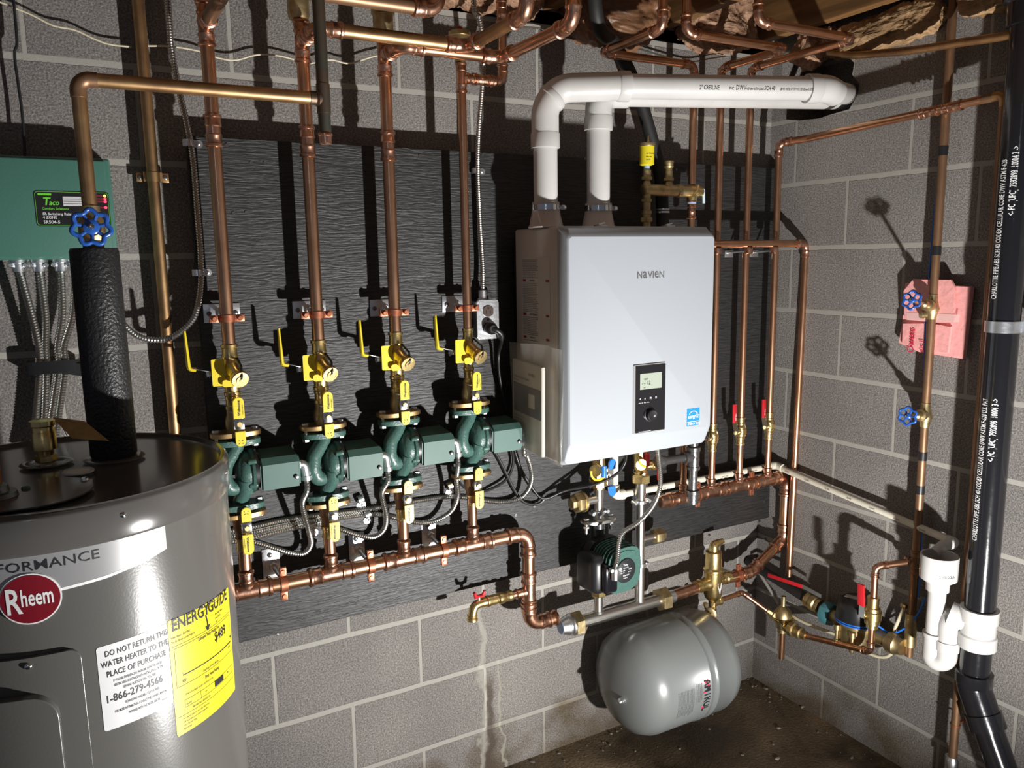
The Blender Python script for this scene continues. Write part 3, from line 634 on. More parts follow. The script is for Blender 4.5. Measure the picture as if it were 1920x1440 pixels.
# riser 4
x4 = xat(-DR, z4, 943)
root = thing('copper_riser', 'rightmost thin copper riser with a side loop turning up at its top', 'pipe', (XZ[3], -DR, 1.5), 'long copper risers')
run(root, [((XZ[3], -DR, zc0[3]), 'end'), ((XZ[3], -DR, z4), 'tee', (1, 0, 0)), ((XZ[3], -DR, z4+.034), 'end')], RZ[3], copper, copper_fit)
run(root, [((XZ[3]+.02, -DR, z4), 'end'), (((XZ[3]+x4)/2+.005, -DR, z4), 'coup'), ((x4, -DR, z4), 'elbow'), ((x4, -DR, zat(x4, -DR, 22)), 'coup'), ((x4, -DR, 2.46), 'end')], RZ[3], copper, copper_fit)
vent('brass canister air vent on the leftmost copper riser', XZ[0]-.004, z1+.030)
vent('brass canister air vent on the second copper riser', XZ[1]-.004, z2+.028)
vent('brass canister air vent on the third copper riser behind the thick crossing pipe', XZ[2], z3+.026)
vent('brass canister air vent with red cap on the fourth copper riser', XZ[3]-.002, z4+.030)
# ================================================================== LEFT SIDE
gx0, gx1, gz0, gz1, gd = -2.262, P(212, 400, .03).x, 1.578, 1.782, .082
root = thing('relay_box', 'green zone relay box with black label and red lights on the left wall', 'relay box', ((gx0+gx1)/2, -.01, gz0))
bm = B(); box(bm, gx0, gx1, -gd, -.001, gz0, gz1, .004, 3); obj('housing', bm, boxg, root)
bm = B(); box(bm, gx0+.004, gx1-.009, -gd-.006, -gd+.001, gz0+.003, gz1-.004, .003, 3); fc = obj('front_cover', bm, boxg, root)
gf = gd+.006
def gp(px, py): return P(px, py, gf+.0008)
tl, tr, bl = gp(62, 357), gp(203, 361), gp(70, 424)
lw, lh = tr.x-tl.x, tl.z-bl.z; lc = V((tl.x+lw/2, -gf-.0002, tl.z-lh/2))
bm = B(); plate(bm, lc, (1, 0, 0), (0, 0, 1), lw, lh, .0008, .006); pn = obj('label_panel', bm, black, root)
bm = B(); 
ro, ri = rrect(lw*.978, lh*.955, .006), rrect(lw*.970, lh*.935, .0055)
a = [bm.verts.new(lc+V((x, -.0012, z))) for x, z in ro]; b = [bm.verts.new(lc+V((x, -.0012, z))) for x, z in ri]
for k in range(len(a)): bm.faces.new((a[k], a[(k+1) % len(a)], b[(k+1) % len(a)], b[k]))
obj('label_border', bm, greenink, pn, fix=False)
F0 = flat((tl.x, -gf-.0012, bl.z), (1, 0, 0), (0, 0, 1))
text(pn, 'T', .0215, lambda u, v: F0(lw*.10+u+v*.18, lh*.60+v), greenink, sx=1.0); text(pn, 'aco', .0150, lambda u, v: F0(lw*.185+u+v*.18, lh*.60+v), greenink, sx=.85)
text(pn, 'Comfort', .0062, lambda u, v: F0(lw*.09+u, lh*.47+v), greenink); text(pn, 'Solutions', .0062, lambda u, v: F0(lw*.27+u, lh*.47+v), greenink)
bm = B(); plate(bm, F0(lw*.14, lh*.90), (1, 0, 0), (0, 0, 1), .024, .004, .0003, .0008); obj('logo_bar', bm, greenink, pn)
text(pn, 'SR Switching Relay', .0070, lambda u, v: F0(lw*.09+u, lh*.315+v), whiteink); text(pn, '4 ZONE', .0070, lambda u, v: F0(lw*.09+u, lh*.215+v), whiteink)
text(pn, 'SR504-5', .0088, lambda u, v: F0(lw*.09+u, lh*.075+v), whiteink)
bm = B(); plate(bm, F0(lw*.54, lh*.71), (1, 0, 0), (0, 0, 1), lw*.33, lh*.27, .0004, .001); wp = obj('write_on_strip', bm, white, pn)
for k in (-1, 0, 1): bm = B(); plate(bm, F0(lw*.54, lh*.71+k*lh*.065)+V((0, -.0006, 0)), (1, 0, 0), (0, 0, 1), lw*.32, .0007, .0002, .0003); obj('ruled_line', bm, inkg, wp)
for k, (v, mm) in enumerate(((.885, ledg), (.80, ledr), (.72, ledr), (.55, ledr), (.30, ledr))):
    bm = B(); q = F0(lw*.945, lh*v); lathe(bm, q, (0, -1, 0), [(0, .0028), (.001, .0026), (.0016, .0014)], 12); obj('indicator_light', bm, mm, pn)
    text(pn, ('POWER', 'ZONE 1', 'ZONE 2', 'ZONE 4', 'PUMP')[k], .0042, lambda u, w, v=v: F0(lw*.835+u, lh*v-.0015+w), redink)
# conduits down from the relay box
starts = (34, 73, 114, 142); mid = (75, 87, 110, 122); botx = (66, 83, 94, 107)
clab = ('leftmost armored cable below the green relay box', 'second armored cable below the green relay box', 'third armored cable below the green relay box', 'rightmost armored cable below the green relay box, beside the black foam')
for k in range(4):
    s = P(starts[k], 497, .05); s.z = gz0-.014
    root = thing('armored_cable', clab[k], 'cable', s, 'armored cables under the relay box')
    mp = P((starts[k]+mid[k])/2+5, 590, .045); mp2 = P(mid[k]-2, 650, .040); mm_ = P(mid[k], 690, .035); bb = P(botx[k], 800, .035); cc = P(botx[k]-4, 850, .04)
    bm = B(); flex(bm, [s, mp, mp2, mm_, bb, cc], .0080); obj('armor', bm, armor, root)
    bm = B(); lathe(bm, s+V((0, 0, .014)), (0, 0, -1), [(0, .016), (.006, .016), (.007, .012), (.024, .0118)], 16); obj('connector', bm, zinc, root)
    for sx in (-1, 1):
        bm = B(); lathe(bm, s+V((sx*.013, -.004, .003)), (0, -1, 0), [(0, .005), (.008, .005), (.010, .0035)], 8); obj('clamp_screw', bm, zinc, root)
c0, c1 = P(66, 690, .03), P(128, 688, .03)
root = thing('cable_strap', 'black strap bundling the armored cables on the left wall', 'strap', (c0+c1)/2)
bm = B(); pts = [(-.012, -.010), (-.012, -.045), (0, -.052), (.075, -.050), (.085, -.040), (.085, -.012)]
prism(bm, [V((c0.x+x, y, c0.z-.012)) for x, y in pts]+[V((c0.x+x, y, c0.z-.012)) for x, y in ((.082, -.012), (.082, -.038), (.074, -.0475), (0, -.049), (-.009, -.043), (-.009, -.010))], (0, 0, .026))
obox(bm, V((c1.x+.014, -.048, c1.z-.004)), (1, 0, -.25), (0, 1, .0), (.25, 0, 1), .050, .003, .026); obj('band', bm, black, root)
# thin wires on the wall
def wire(name, label, pts, r, m, cat='wire'):
    bm = B(); tube(bm, spline(pts, .012), r, 8); return tag(obj(name, bm, m), label, cat)
wire('thin_wire', 'thin black wire hanging from the ceiling to the green relay box', [V((P(28, 30, .03).x, -.04, 2.47))]+[P(x, y, .03) for x, y in ((29, 40), (27, 100), (33, 150), (40, 200), (45, 255))]+[V((P(46, 290, .03).x, -.03, gz1))], .0028, black)
wire('thin_wire', 'cream wire crossing the upper left wall above the bent pipe', [P(x, y, .02) for x, y in ((-40, 0), (0, 4), (25, 14), (60, 28), (100, 48), (140, 56), (175, 72), (205, 83), (246, 88))], .0020, cream)
wire('thin_wire', 'loose cream wire sagging behind the copper risers near the wall top', [P(x, y, .02) for x, y in ((272, 86), (320, 87), (370, 95), (400, 106), (440, 113), (480, 103), (520, 104), (560, 114), (580, 119), (620, 112), (655, 119), (700, 106), (750, 98), (790, 102), (815, 103))], .0020, cream)
wire('thin_wire', 'thin wire along the block wall top right of the risers', [P(x, y, .015) for x, y in ((895, 60), (940, 40), (975, 50), (1010, 53), (1060, 70), (1110, 76), (1150, 82), (1200, 92), (1240, 104), (1290, 116), (1330, 110), (1360, 105))], .0022, copper_drk)
# old brown pipe with strap clamp
xb = P(287, 330, .035).x
root = thing('brown_pipe', 'old tan copper pipe running full height on the wall left of the board', 'pipe', (xb, -.035, 1.3))
bm = B(); cyl(bm, (xb, -.035, .75), (xb, -.035, 2.46), .0125, 20); obj('pipe', bm, copper_tan, root)
zcl = zat(xb, -.035, 332)
root = thing('pipe_strap', 'copper strap with two screws fixing the tan pipe to the wall', 'clamp', (xb, -.02, zcl))
bm = B(); lathe(bm, (xb, -.035, zcl-.010), (0, 0, 1), [(0, .0127), (0, .0142), (.020, .0142), (.020, .0127)], 20, cap=False)
for s in (-1, 1): box(bm, xb+s*.024-.009, xb+s*.024+.009, -.024, -.0205, zcl-.010, zcl+.010, .001); box(bm, xb+s*.015-.004, xb+s*.015+.004, -.034, -.0205, zcl-.010, zcl+.010)
obj('band', bm, copper_tan, root)
for s in (-1, 1): bm = B(); lathe(bm, (xb+s*.025, -.023, zcl), (0, -1, 0), [(0, .006), (.003, .005), (.004, .003)], 10); obj('screw', bm, iron, root)
# --- flexible cable looping down beside the board
root = thing('armored_cable', 'long armored cable dropping beside the first riser and curling left behind the black foam', 'cable', P(368, 380, .07))
bm = B(); cs = [V((P(318, 10, .05).x, -.05, 2.46))]+[P(x, y, d) for x, y, d in ((317, 30, .05), (320, 80, .05), (335, 165, .055), (352, 240, .06), (362, 300, .064), (370, 400, .064), (376, 480, .064), (376, 540, .066), (366, 590, .07), (345, 617, .075), (318, 634, .08), (285, 637, .08), (258, 630, .07), (235, 612, .06), (215, 585, .05))]
flex(bm, cs, .0073); obj('armor', bm, armor, root)
def conduit_strap(px, py, d, label, parentside=1, ang=0):
    q = P(px, py, BD)
    root = thing('conduit_strap', label, 'strap', q, 'one hole conduit straps')
    bm = B(); plate(bm, q+V((0, -.0005, 0)), (1, 0, 0), (0, 0, 1), .024, .016, .0022, .007)
    R = Matrix.Rotation(ang, 3, 'Y'); lathe(bm, q+R @ V((-.020, -.010, 0))-R @ V((0, 0, .007)), R @ V((0, 0, 1)), [(0, .0095), (0, .0108), (.014, .0108), (.014, .0095)], 16, cap=False)
    obj('strap', bm, zinc, root)
    bm = B(); lathe(bm, q+V((.003, -.002, 0)), (0, -1, 0), [(0, .0048), (.0025, .004), (.0035, .002)], 10); obj('screw', bm, zinc, root)
conduit_strap(369, 270, .06, 'zinc strap holding the armored cable at the top left corner of the board')
conduit_strap(386, 511, .06, 'zinc strap holding the armored cable halfway down the board edge')
# --- outlet box
ox0, ox1 = P(896, 600, .105).x, P(935, 600, .105).x; oz1, oz0 = P(915, 563, .105).z, P(915, 635, .105).z
ocx, ocz = (ox0+ox1)/2, (oz0+oz1)/2
root = thing('outlet_box', 'grey metal outlet box with brown duplex socket between riser and boiler', 'outlet', (ocx, -BD, ocz))
bm = B(); box(bm, ox0+.002, ox1-.002, -.098, -BD-.0002, oz0+.002, oz1-.002, .003); obj('housing', bm, iron, root)
bm = B(); plate(bm, (ocx, -.098, ocz), (1, 0, 0), (0, 0, 1), ox1-ox0+.002, oz1-oz0+.002, .006, .007, .0015); cv = obj('cover', bm, zinc, root)
sock = mat('brown_socket', (.06, .04, .03), .4)
for s in (1, -1):
    c = V((ocx, -.1035, ocz+s*.0225)); bm = B(); pts = []
    for k in range(24):
        a = 2*PI*k/24; pts.append(c+V((max(-.0150, min(.0150, .0175*math.cos(a))), 0, .0150*math.sin(a))))
    prism(bm, pts, (0, -.003, 0), .0006); rc = obj('receptacle', bm, sock, cv)
bm = B()
c = V((ocx, -.1068, ocz+.0225))
for x in (-.006, .006): plate(bm, c+V((x, 0, .003 if False else -.003)), (1, 0, 0), (0, 0, 1), .0022, .009, .0002, .0004)
plate(bm, c+V((0, 0, .0075)), (1, 0, 0), (0, 0, 1), .005, .005, .0002, .0022); obj('slots', bm, black, cv)
bm = B(); lathe(bm, (ocx, -.104, ocz), (0, -1, 0), [(0, .004), (.001, .0036)], 10); obj('screw', bm, iron, cv)
root = thing('power_cord', 'black power cord plugged into the outlet and hanging down to the coiled loops', 'cord', (ocx, -.12, ocz-.0225))
bm = B(); q = V((ocx, -.1066, ocz-.0235)); lathe(bm, q, (0, -1, 0), [(0, .0155), (.010, .0165), (.020, .0150), (.026, .010)], 20)
tube(bm, spline([q+V((0, -.020, 0)), q+V((.010, -.026, -.004)), q+V((.024, -.024, -.016)), q+V((.028, -.018, -.028))], .004), .0075, 12); obj('plug', bm, black, root)
bm = B(); tube(bm, spline([q+V((.024, -.022, -.016)), q+V((.030, -.016, -.034))]+[P(x, y, d) for x, y, d in ((935, 665, .09), (936, 700, .085), (944, 745, .08), (955, 790, .075), (962, 830, .07), (975, 875, .07), (998, 915, .07), (1020, 935, .08), (1060, 920, .10), (1110, 910, .14), (1150, 893, .17), (1170, 872, .19), (1176, 845, .19))], .008), .0042, 10); obj('cord', bm, black, root)
wire('power_cord', 'black cord looping behind the rightmost pump toward the boiler', [P(x, y, d) for x, y, d in ((905, 812, .09), (918, 832, .075), (935, 860, .07), (950, 890, .07), (968, 925, .07), (985, 943, .07), (1010, 945, .07), (1030, 928, .075), (1065, 919, .09), (1110, 908, .13))], .0042, black, 'cord')
wire('power_cord', 'black cord hanging in a deep loop below the rightmost pump motor', [P(x, y, d) for x, y, d in ((960, 838, .08), (962, 870, .07), (950, 898, .07), (925, 915, .07), (895, 922, .06), (868, 912, .055), (856, 890, .055), (858, 868, .06))], .0042, black, 'cord')
root = thing('armored_cable', 'armored cable dropping from the ceiling to the outlet box', 'cable', (ocx, -.09, oz1+.05))
bm = B(); flex(bm, [V((P(888, 0, .16).x, -.16, 2.46))]+[P(x, y, d) for x, y, d in ((888, 0, .15), (899, 35, .13), (905, 90, .11), (905, 150, .10), (898, 240, .08), (896, 320, .075), (900, 420, .078), (905, 500, .082))]+[V((ocx-.005, -.085, oz1+.02))], .0073); obj('armor', bm, armor, root)
bm = B(); lathe(bm, (ocx-.005, -.085, oz1+.0), (0, 0, 1), [(0, .014), (.005, .014), (.006, .0115), (.026, .0115)], 14); obj('connector', bm, zinc, root)
conduit_strap(901, 322, .07, 'zinc strap on the armored cable above the outlet box')
# --- pump whips and the bundle running left
def whip(i, pts, label):
    root = thing('armored_cable', label, 'cable', QE[i], 'armored cables from the pumps')
    bm = B(); flex(bm, [QE[i], QE[i]+V((0, 0, -.03))]+[P(x, y, d) for x, y, d in pts], .0073); obj('armor', bm, armor, root)
whip(0, [(567, 945, .13), (578, 990, .12), (583, 1020, .10), (570, 1037, .085), (545, 1037, .075), (515, 1028, .065), (478, 1017, .062), (440, 1015, .062), (400, 1020, .062)], 'armored cable from the leftmost pump looping down and left')
whip(1, [(716, 925, .13), (724, 965, .12), (720, 992, .10), (700, 1007, .08), (670, 1003, .07), (640, 993, .064), (608, 984, .062), (585, 984, .062), (530, 994, .062), (480, 1006, .062), (430, 1016, .062)], 'armored cable from the second pump looping down and left')
whip(2, [(856, 900, .13), (858, 930, .12), (846, 958, .10), (820, 975, .08), (790, 980, .07), (750, 973, .064), (715, 965, .062), (680, 965, .062), (640, 970, .062), (590, 975, .062), (530, 985, .062), (480, 996, .062), (430, 1006, .062)], 'armored cable from the third pump looping down and left')
whip(3, [(988, 855, .13), (997, 890, .12), (992, 915, .10), (975, 934, .08), (945, 941, .07), (905, 938, .064), (870, 932, .062), (830, 932, .062), (780, 939, .062), (730, 948, .062), (670, 957, .062), (590, 966, .062), (530, 975, .062), (480, 986, .062), (430, 996, .062)], 'armored cable from the rightmost pump running along the whole board')
for k, (px, py) in enumerate(((843, 922), (677, 947), (690, 975), (587, 998))): conduit_strap(px, py, .06, 'zinc strap on the armored cables, %s' % ('between the third and fourth pump drops', 'upper one right of the second drop', 'lower one right of the second drop', 'left of the second drop')[k], ang=1.35)
# ================================================================== WATER HEATER
HX, HY, HR, HZ = -2.135, -.522, .2645, 1.24
root = heater = thing('water_heater', 'grey electric tank water heater standing at the left edge', 'water heater', (HX, HY, FL))
bm = B(); lathe(bm, (HX, HY, FL), (0, 0, 1), [(0, HR-.01), (.02, HR-.004), (.03, HR-.004), (HZ-FL-.052, HR-.004)], 128); obj('tank_jacket', bm, heaterg, root)
bm = B(); lathe(bm, (HX, HY, HZ), (0, 0, -1), [(.054, HR-.0035), (.054, HR), (.050, HR+.0015), (.006, HR+.0015), (.002, HR), (0, HR-.003), (-.003, HR-.004), (-.003, HR-.010), (.003, HR-.014), (.002, .02)], 128); lid = obj('lid', bm, heatert, root)
def hc(th, z, off=0): return V((HX+(HR-.004+off)*math.sin(th), HY-(HR-.004+off)*math.cos(th), z))
def hpx(px, py, R=None):
    R = R or HR-.004; r = ray(px, py); a = r.x**2+r.y**2; b = 2*(r.x*(CAM.x-HX)+r.y*(CAM.y-HY)); c = (CAM.x-HX)**2+(CAM.y-HY)**2-R*R
    disc = b*b-4*a*c
    if disc < 0: return None
    t = (-b-math.sqrt(disc))/(2*a); p = CAM+r*t; return math.atan2(p.x-HX, -(p.y-HY)), p.z
def cpatch(pts, off, t, m, name, parent, nth=.035, out=True):
    """thin curved plate on the jacket; pts are (theta, z) outline"""
    bm = B(); a = [bm.verts.new((th*HR, z, 0)) for th, z in pts]; f = bm.faces.new(a)
    xs = [p[0] for p in pts]; k = min(xs)+nth
    while k < max(xs):
        g = bm.faces[:]+bm.edges[:]+bm.verts[:]; bmesh.ops.bisect_plane(bm, geom=g, plane_co=(k*HR, 0, 0), plane_no=(1, 0, 0)); k += nth
    r = bmesh.ops.extrude_face_region(bm, geom=bm.faces[:]); 
    for e in r['geom']:
        if isinstance(e, bmesh.types.BMVert): e.co.z = t
    for v in bm.verts: th, z, h = v.co.x/HR, v.co.y, v.co.z; v.co = hc(th, z, off+h)
    return obj(name, bm, m, parent)
def rr(t0, t1, z0, z1, r=.004):
    cx, cz = (t0+t1)/2*HR, (z0+z1)/2; return [((cx+x)/HR, cz+z) for x, z in rrect((t1-t0)*HR, z1-z0, r)]
def hf(t0, z0, off=.0012): return lambda u, v: hc(t0+u/HR, z0+v, off)
strip = cpatch([(-.95, 1.191), (.560, 1.190), (.569, 1.186), (.568, 1.150), (.42, 1.141), (.2264, 1.134), (.0118, 1.1305), (-.95, 1.128)], .0002, .0006, silver, 'name_strip', root)
cpatch([(-.95, 1.1325), (.0118, 1.1345), (.2264, 1.138), (.42, 1.145), (.5635, 1.1535), (.568, 1.150), (.42, 1.141), (.2264, 1.134), (.0118, 1.1305), (-.95, 1.128)], .0008, .0003, whiteink, 'strip_edge', strip)
text(strip, 'PERFORMANCE', .0192, lambda u, v: hc(.214+(u-.165)/HR*1.0, 1.1655+v, .0012), ink, sx=1.22)
def ell(t, z, a, b, n=40): return [(t+a/HR*math.cos(2*PI*k/n), z+b*math.sin(2*PI*k/n)) for k in range(n)]
bd = cpatch(ell(-.128, 1.1265, .0375, .0355), .0012, .0012, whiteink, 'badge', root); bd2 = cpatch(ell(-.128, 1.1265, .0355, .0335), .0024, .0005, badge, 'badge_face', bd)
text(bd2, 'R', .040, lambda u, v: hc(-.128+(u-.0300)/HR, 1.1090+v*1.25, .0034), whiteink, sx=.80); text(bd2, 'heem', .0245, lambda u, v: hc(-.128+(u-.0115)/HR, 1.1180+v*1.35, .0034), whiteink, sx=.72)
ws = cpatch(rr(.139, .524, .909, 1.0365, .004), .0002, .0004, white, 'return_notice_sticker', root)
rows = [(.010, .1108, .0120, 'DO NOT RETURN THIS', .73), (.004, .0955, .0120, 'WATER HEATER TO THE', .73), (.010, .0800, .0120, 'PLACE OF PURCHASE', .75),
        (.018, .0705, .0054, 'IF YOU ARE EXPERIENCING PROBLEMS WITH THIS WATER', .50), (.018, .0635, .0054, 'HEATER, NEED ASSISTANCE WITH INSTALLATION, OR FOR', .50), (.030, .0565, .0054, 'GENERAL QUESTIONS CALL TOLL FREE:', .50),
        (.005, .0415, .0160, '1-866-279-4566', .80), (.030, .0325, .0054, 'TECHNICIANS AVAILABLE 7 DAYS A WEEK', .50), (.016, .0235, .0054, 'FOR MORE INFORMATION, CONSULT THE OWNER\'S MANUAL', .50), (.034, .0150, .0054, 'PROVIDED WITH THE WATER HEATER', .50), (.083, .0120, .0032, 'AW22725-1', .7)]
textlines(ws, rows, hf(.139, .909, .0010), ink)
ys = cpatch([(.5285+.001*0, 1.0355), (.534, 1.0385), (1.128, 1.0275), (1.134, 1.023), (1.119, .8475), (1.112, .8440), (.533, .8505), (.527, .855)], .0002, .0004, yellow_b, 'energy_sticker', root)
W_ = .59*HR
rows = [(.006, .170, .0265, 'ENERGY', .80), (.082, .170, .0265, 'GUIDE', .82), (.004, .181, .0042, 'U.S. Government', .7), (.055, .183, .0034, 'Federal law prohibits removal of this label before consumer purchase', .55),
        (.004, .158, .0046, 'Water Heater - ELECTRIC', .7), (.004, .151, .0046, 'Tank Size (Storage Capacity): 40 gallons', .6), (.100, .160, .0042, 'Rheem Sales Company', .62), (.100, .153, .0042, 'Model XE40S09', .62), (.100, .147, .0042, 'U6275', .62),
        (.055, .135, .0075, 'Estimated Yearly Energy Cost', .60), (.094, .117, .0225, '$489', .80),
        (.018, .083, .0060, '$321', .8), (.136, .086, .0050, '$516', .8), (.060, .081, .0052, 'Cost Range of Similar Models', .65), (.064, .068, .0078, 'First Hour Rating', .66), (.022, .060, .0050, '(How much hot water you get in the first hour of use)', .55),
        (.022, .044, .0046, 'very small', .6), (.062, .046, .0046, 'low', .6), (.126, .047, .0046, 'high', .6), (.034, .034, .0050, 'Estimated Yearly Electricity Use', .6),
        (.012, .023, .0044, '-  Your cost will depend on your utility rates and use.', .60), (.012, .0175, .0044, '-  Cost range based only on electric models with a', .60), (.012, .012, .0044, '    similar first hour rating.', .60), (.012, .0065, .0044, '-  ftc.gov/energy', .60)]
def ysf(u, v): t = u/W_; return hc(.5285+t*.6+(.0035 if v < .09 else 0)*0-(1-v/.187)*.006*1.5, .8505+v-t*.010, .0011)
textlines(ys, rows, ysf, ink)
def yline(pts, w, nm='rule'):
    bm = B()
    for (a, b), (c, d) in pts:
        n = 14; L = math.hypot(c-a, d-b); nx, ny = -(d-b)/L*w/2, (c-a)/L*w/2; pr = None
        for k in range(n+1):
            u, v = a+(c-a)*k/n, b+(d-b)*k/n; e = (bm.verts.new(ysf(u-nx, v-ny)), bm.verts.new(ysf(u+nx, v+ny)))
            if pr: bm.faces.new((pr[0], e[0], e[1], pr[1]))
            pr = e
    obj(nm, bm, ink, ys, fix=False)
yline([((.020, .094), (.148, .094))], .0016, 'scale_bar'); yline([((.0755, .170), (.0785, .158)), ((.0785, .158), (.0785, .146)), ((.074, .152), (.0785, .144)), ((.083, .152), (.0785, .144))], .0028, 'logo_arrow')
yline([((.146, .103), (.151, .103)), ((.1465, .102), (.1505, .102)), ((.147, .101), (.150, .101)), ((.148, .099), (.149, .099)), ((.1483, .0975), (.1487, .0975))], .0012, 'pointer')
yline([((.004, .145), (.154, .145)), ((.008, .141), (.008, .078)), ((.008, .141), (.150, .141)), ((.150, .141), (.150, .078)), ((.008, .078), (.150, .078)), ((.020, .094), (.020, .099)), ((.020, .053), (.146, .053)), ((.020, .041), (.146, .041)), ((.020, .053), (.020, .041)), ((.146, .053), (.146, .041)), ((.052, .053), (.052, .041)), ((.118, .053), (.118, .041)), ((.006, .030), (.150, .030)), ((.006, .177), (.150, .181))], .0005, 'thin_rule')
yline([((.086, .0475), (.112, .0475))], .010, 'solid_block')
# access panel with pressed hump
pnl = cpatch(rr(-.95, .0673, .30, 1.046, .016), .0004, .006, heaterg, 'access_panel', root); 
bmv = bmesh.new(); bmv.from_mesh(pnl.data); bmv.free()
hump = cpatch(rr(-.62, -.055, .34, .995, .035), .0064, .014, heaterg, 'pressed_hump', pnl)
mdb = pnl.modifiers.new('bevel', 'BEVEL'); mdb.width = .004; mdb.segments = 3; mdb.limit_method = 'ANGLE'; mdb.angle_limit = math.radians(60)
mdb = hump.modifiers.new('bevel', 'BEVEL'); mdb.width = .013; mdb.segments = 4; mdb.limit_method = 'ANGLE'; mdb.angle_limit = math.radians(60)
def hscrew(th, z, R0=0, par=root):
    n = V((math.sin(th), -math.cos(th), 0)); bm = B(); lathe(bm, hc(th, z, R0), n, [(0, .0048), (.0015, .0046), (.0032, .0030), (.0036, .001)], 14); obj('screw', bm, chrome, par)
hscrew(-.1688, 1.0345, .0064, pnl); hscrew(.332, 1.2198, .0042, lid); hscrew(1.22, 1.2198, .0042, lid); hscrew(-.55, 1.2198, .0042, lid); hscrew(2.1, 1.2198, .0042, lid)
# things on the heater lid
bm = B(); pts = [V((-2.30, -.60, HZ+.0026)), V((-2.27, -.735, HZ+.0026)), V((-2.20, -.755, HZ+.0026))]+[V((-2.165+.085*math.cos(a), -.675+.085*math.sin(a), HZ+.0026)) for a in [math.radians(-80+k*12) for k in range(13)]]+[V((-2.17, -.59, HZ+.0026))]
prism(bm, pts, (0, 0, .0022), .0006); cp = obj('wiring_cover', bm, heatert, heater)
for x, y, mm in ((-2.168, -.648, greenink), (-2.092, -.640, chrome)): bm = B(); lathe(bm, (x, y, HZ+.0048), (0, 0, 1), [(0, .006), (.003, .0055), (.004, .003)], 6 if mm is greenink else 12); obj('screw', bm, mm if mm is chrome else coverg, cp)
bm = B(); lathe(bm, (-2.1004, -.570, HZ+.0022), (0, 0, 1), [(0, .0235), (.0022, .0225), (.003, .019), (.0012, .017), (.0010, .001)], 32); obj('anode_cap', bm, pvc, heater)
bm = B(); lathe(bm, (-2.146, -.475, HZ+.0022), (0, 0, 1), [(0, .040), (.0015, .038), (.0018, .028), (.0004, .024)], 36); obj('valve_grommet', bm, heatert, heater)
bm = B(); lathe(bm, (-2.046, -.495, HZ+.0022), (0, 0, 1), [(0, .048), (.0015, .046), (.0018, .036)], 36); obj('pipe_grommet', bm, heatert, heater)
root = thing('relief_valve', 'brass relief fitting with hanging paper tag on the water heater lid', 'valve', (-2.146, -.475, HZ+.004))
bm = B(); hexn(bm, (-2.146, -.475, HZ+.004), (0, 0, 1), .0165, .012); lathe(bm, (-2.146, -.475, HZ+.014), (0, 0, 1), [(0, .0125), (.010, .0135), (.012, .0185), (.040, .0185), (.042, .0170), (.050, .0170), (.052, .019), (.060, .019), (.062, .012), (.0621, .004)], 28); obj('valve_body', bm, brass, root)
bm = B(); tube(bm, spline([(-2.128, -.475, HZ+.072), (-2.118, -.48, HZ+.06), (-2.112, -.485, HZ+.045)], .004), .0008, 6); 
a, b, c, d = V((-2.130, -.480, HZ+.078)), V((-2.085, -.500, HZ+.070)), V((-2.052, -.540, HZ+.040)), V((-2.105, -.515, HZ+.046)); prism(bm, [a, b, c, d], (0, 0, .0004)); obj('tag', bm, brass_d, root)
root = thing('orange_pipe', 'orange coated copper pipe rising at the left edge of the heater lid', 'pipe', (-2.205, -.672, HZ+.004))
bm = B(); cyl(bm, (-2.205, -.672, HZ+.02), (-2.205, -.672, 2.236), .0115, 18); obj('pipe', bm, mat('orange_copper', (.62, .26, .09), .4, .6, var=.3, scale=16), root)
bm = B(); lathe(bm, (-2.205, -.672, HZ+.0052), (0, 0, 1), [(0, .030), (.006, .028), (.007, .020), (.016, .018), (.018, .013)], 24); obj('connector', bm, iron, root)
# cold line: foam sleeve, gate valve, bent pipe, capped stub
px_, py_ = -2.0455, -.490
root = thing('foam_sleeve', 'black foam insulation sleeve standing on the water heater lid', 'insulation', (px_, py_, HZ+.004))
bm = B(); lathe(bm, (px_, py_, HZ+.004), (0, 0, 1), [(0, .034), (.004, .0365), (.12, .037), (.25, .0368), (.344, .0368), (.349, .0345), (.348, .016), (.335, .0145)], 48); obj('foam', bm, foam, root)
zv = 1.6245
root = thing('gate_valve', 'brass gate valve with big blue handwheel above the black foam sleeve', 'valve', (px_, py_, 1.59))
bm = B(); lathe(bm, (px_, py_, 1.585), (0, 0, 1), [(0, .013), (.004, .016), (.016, .016), (.022, .020), (.050, .020), (.058, .015), (.075, .0145)], 24); cyl(bm, (px_, py_, zv), (px_, py_-.042, zv), .013, 18); obj('valve_body', bm, brass_d, root)
def handwheel(root, c, ax, R, m=bluep, lobes=7, hub=.011, spin=0):
    ax, a, b = frame(ax); bm = B(); pts = []
    n = lobes*8
    for k in range(n):
        t = 2*PI*k/n+spin; rr_ = R*(.90+.10*math.cos(lobes*(t-spin))); pts.append(V(c)+(a*math.cos(t)+b*math.sin(t))*rr_)
    pts.append(pts[0]); tube(bm, pts, R*.135, 10, cap=False)
    for k in range(lobes): t = 2*PI*(k+.5)/lobes+spin; q = a*math.cos(t)+b*math.sin(t); tube(bm, [V(c)-ax*.003+q*hub*.7, V(c)+q*R*.83], R*.10, 8)
    lathe(bm, V(c)-ax*.006, ax, [(0, hub), (.008, hub*1.08), (.010, hub*.8)], 24); obj('handwheel', bm, m, root)
    bm = B(); lathe(bm, V(c)+ax*.003, ax, [(0, hub*.42), (.006, hub*.42), (.007, hub*.2)], 6); obj('hub_nut', bm, chrome, root)
handwheel(root, (px_-.002, py_-.050, zv), (.05, -1, .10), .0285)
root = thing('old_water_line', 'dull copper line bending from the blue gate valve across to a capped stub', 'pipe', (px_, py_, 1.65))
ze = 1.8575; xt = -1.651
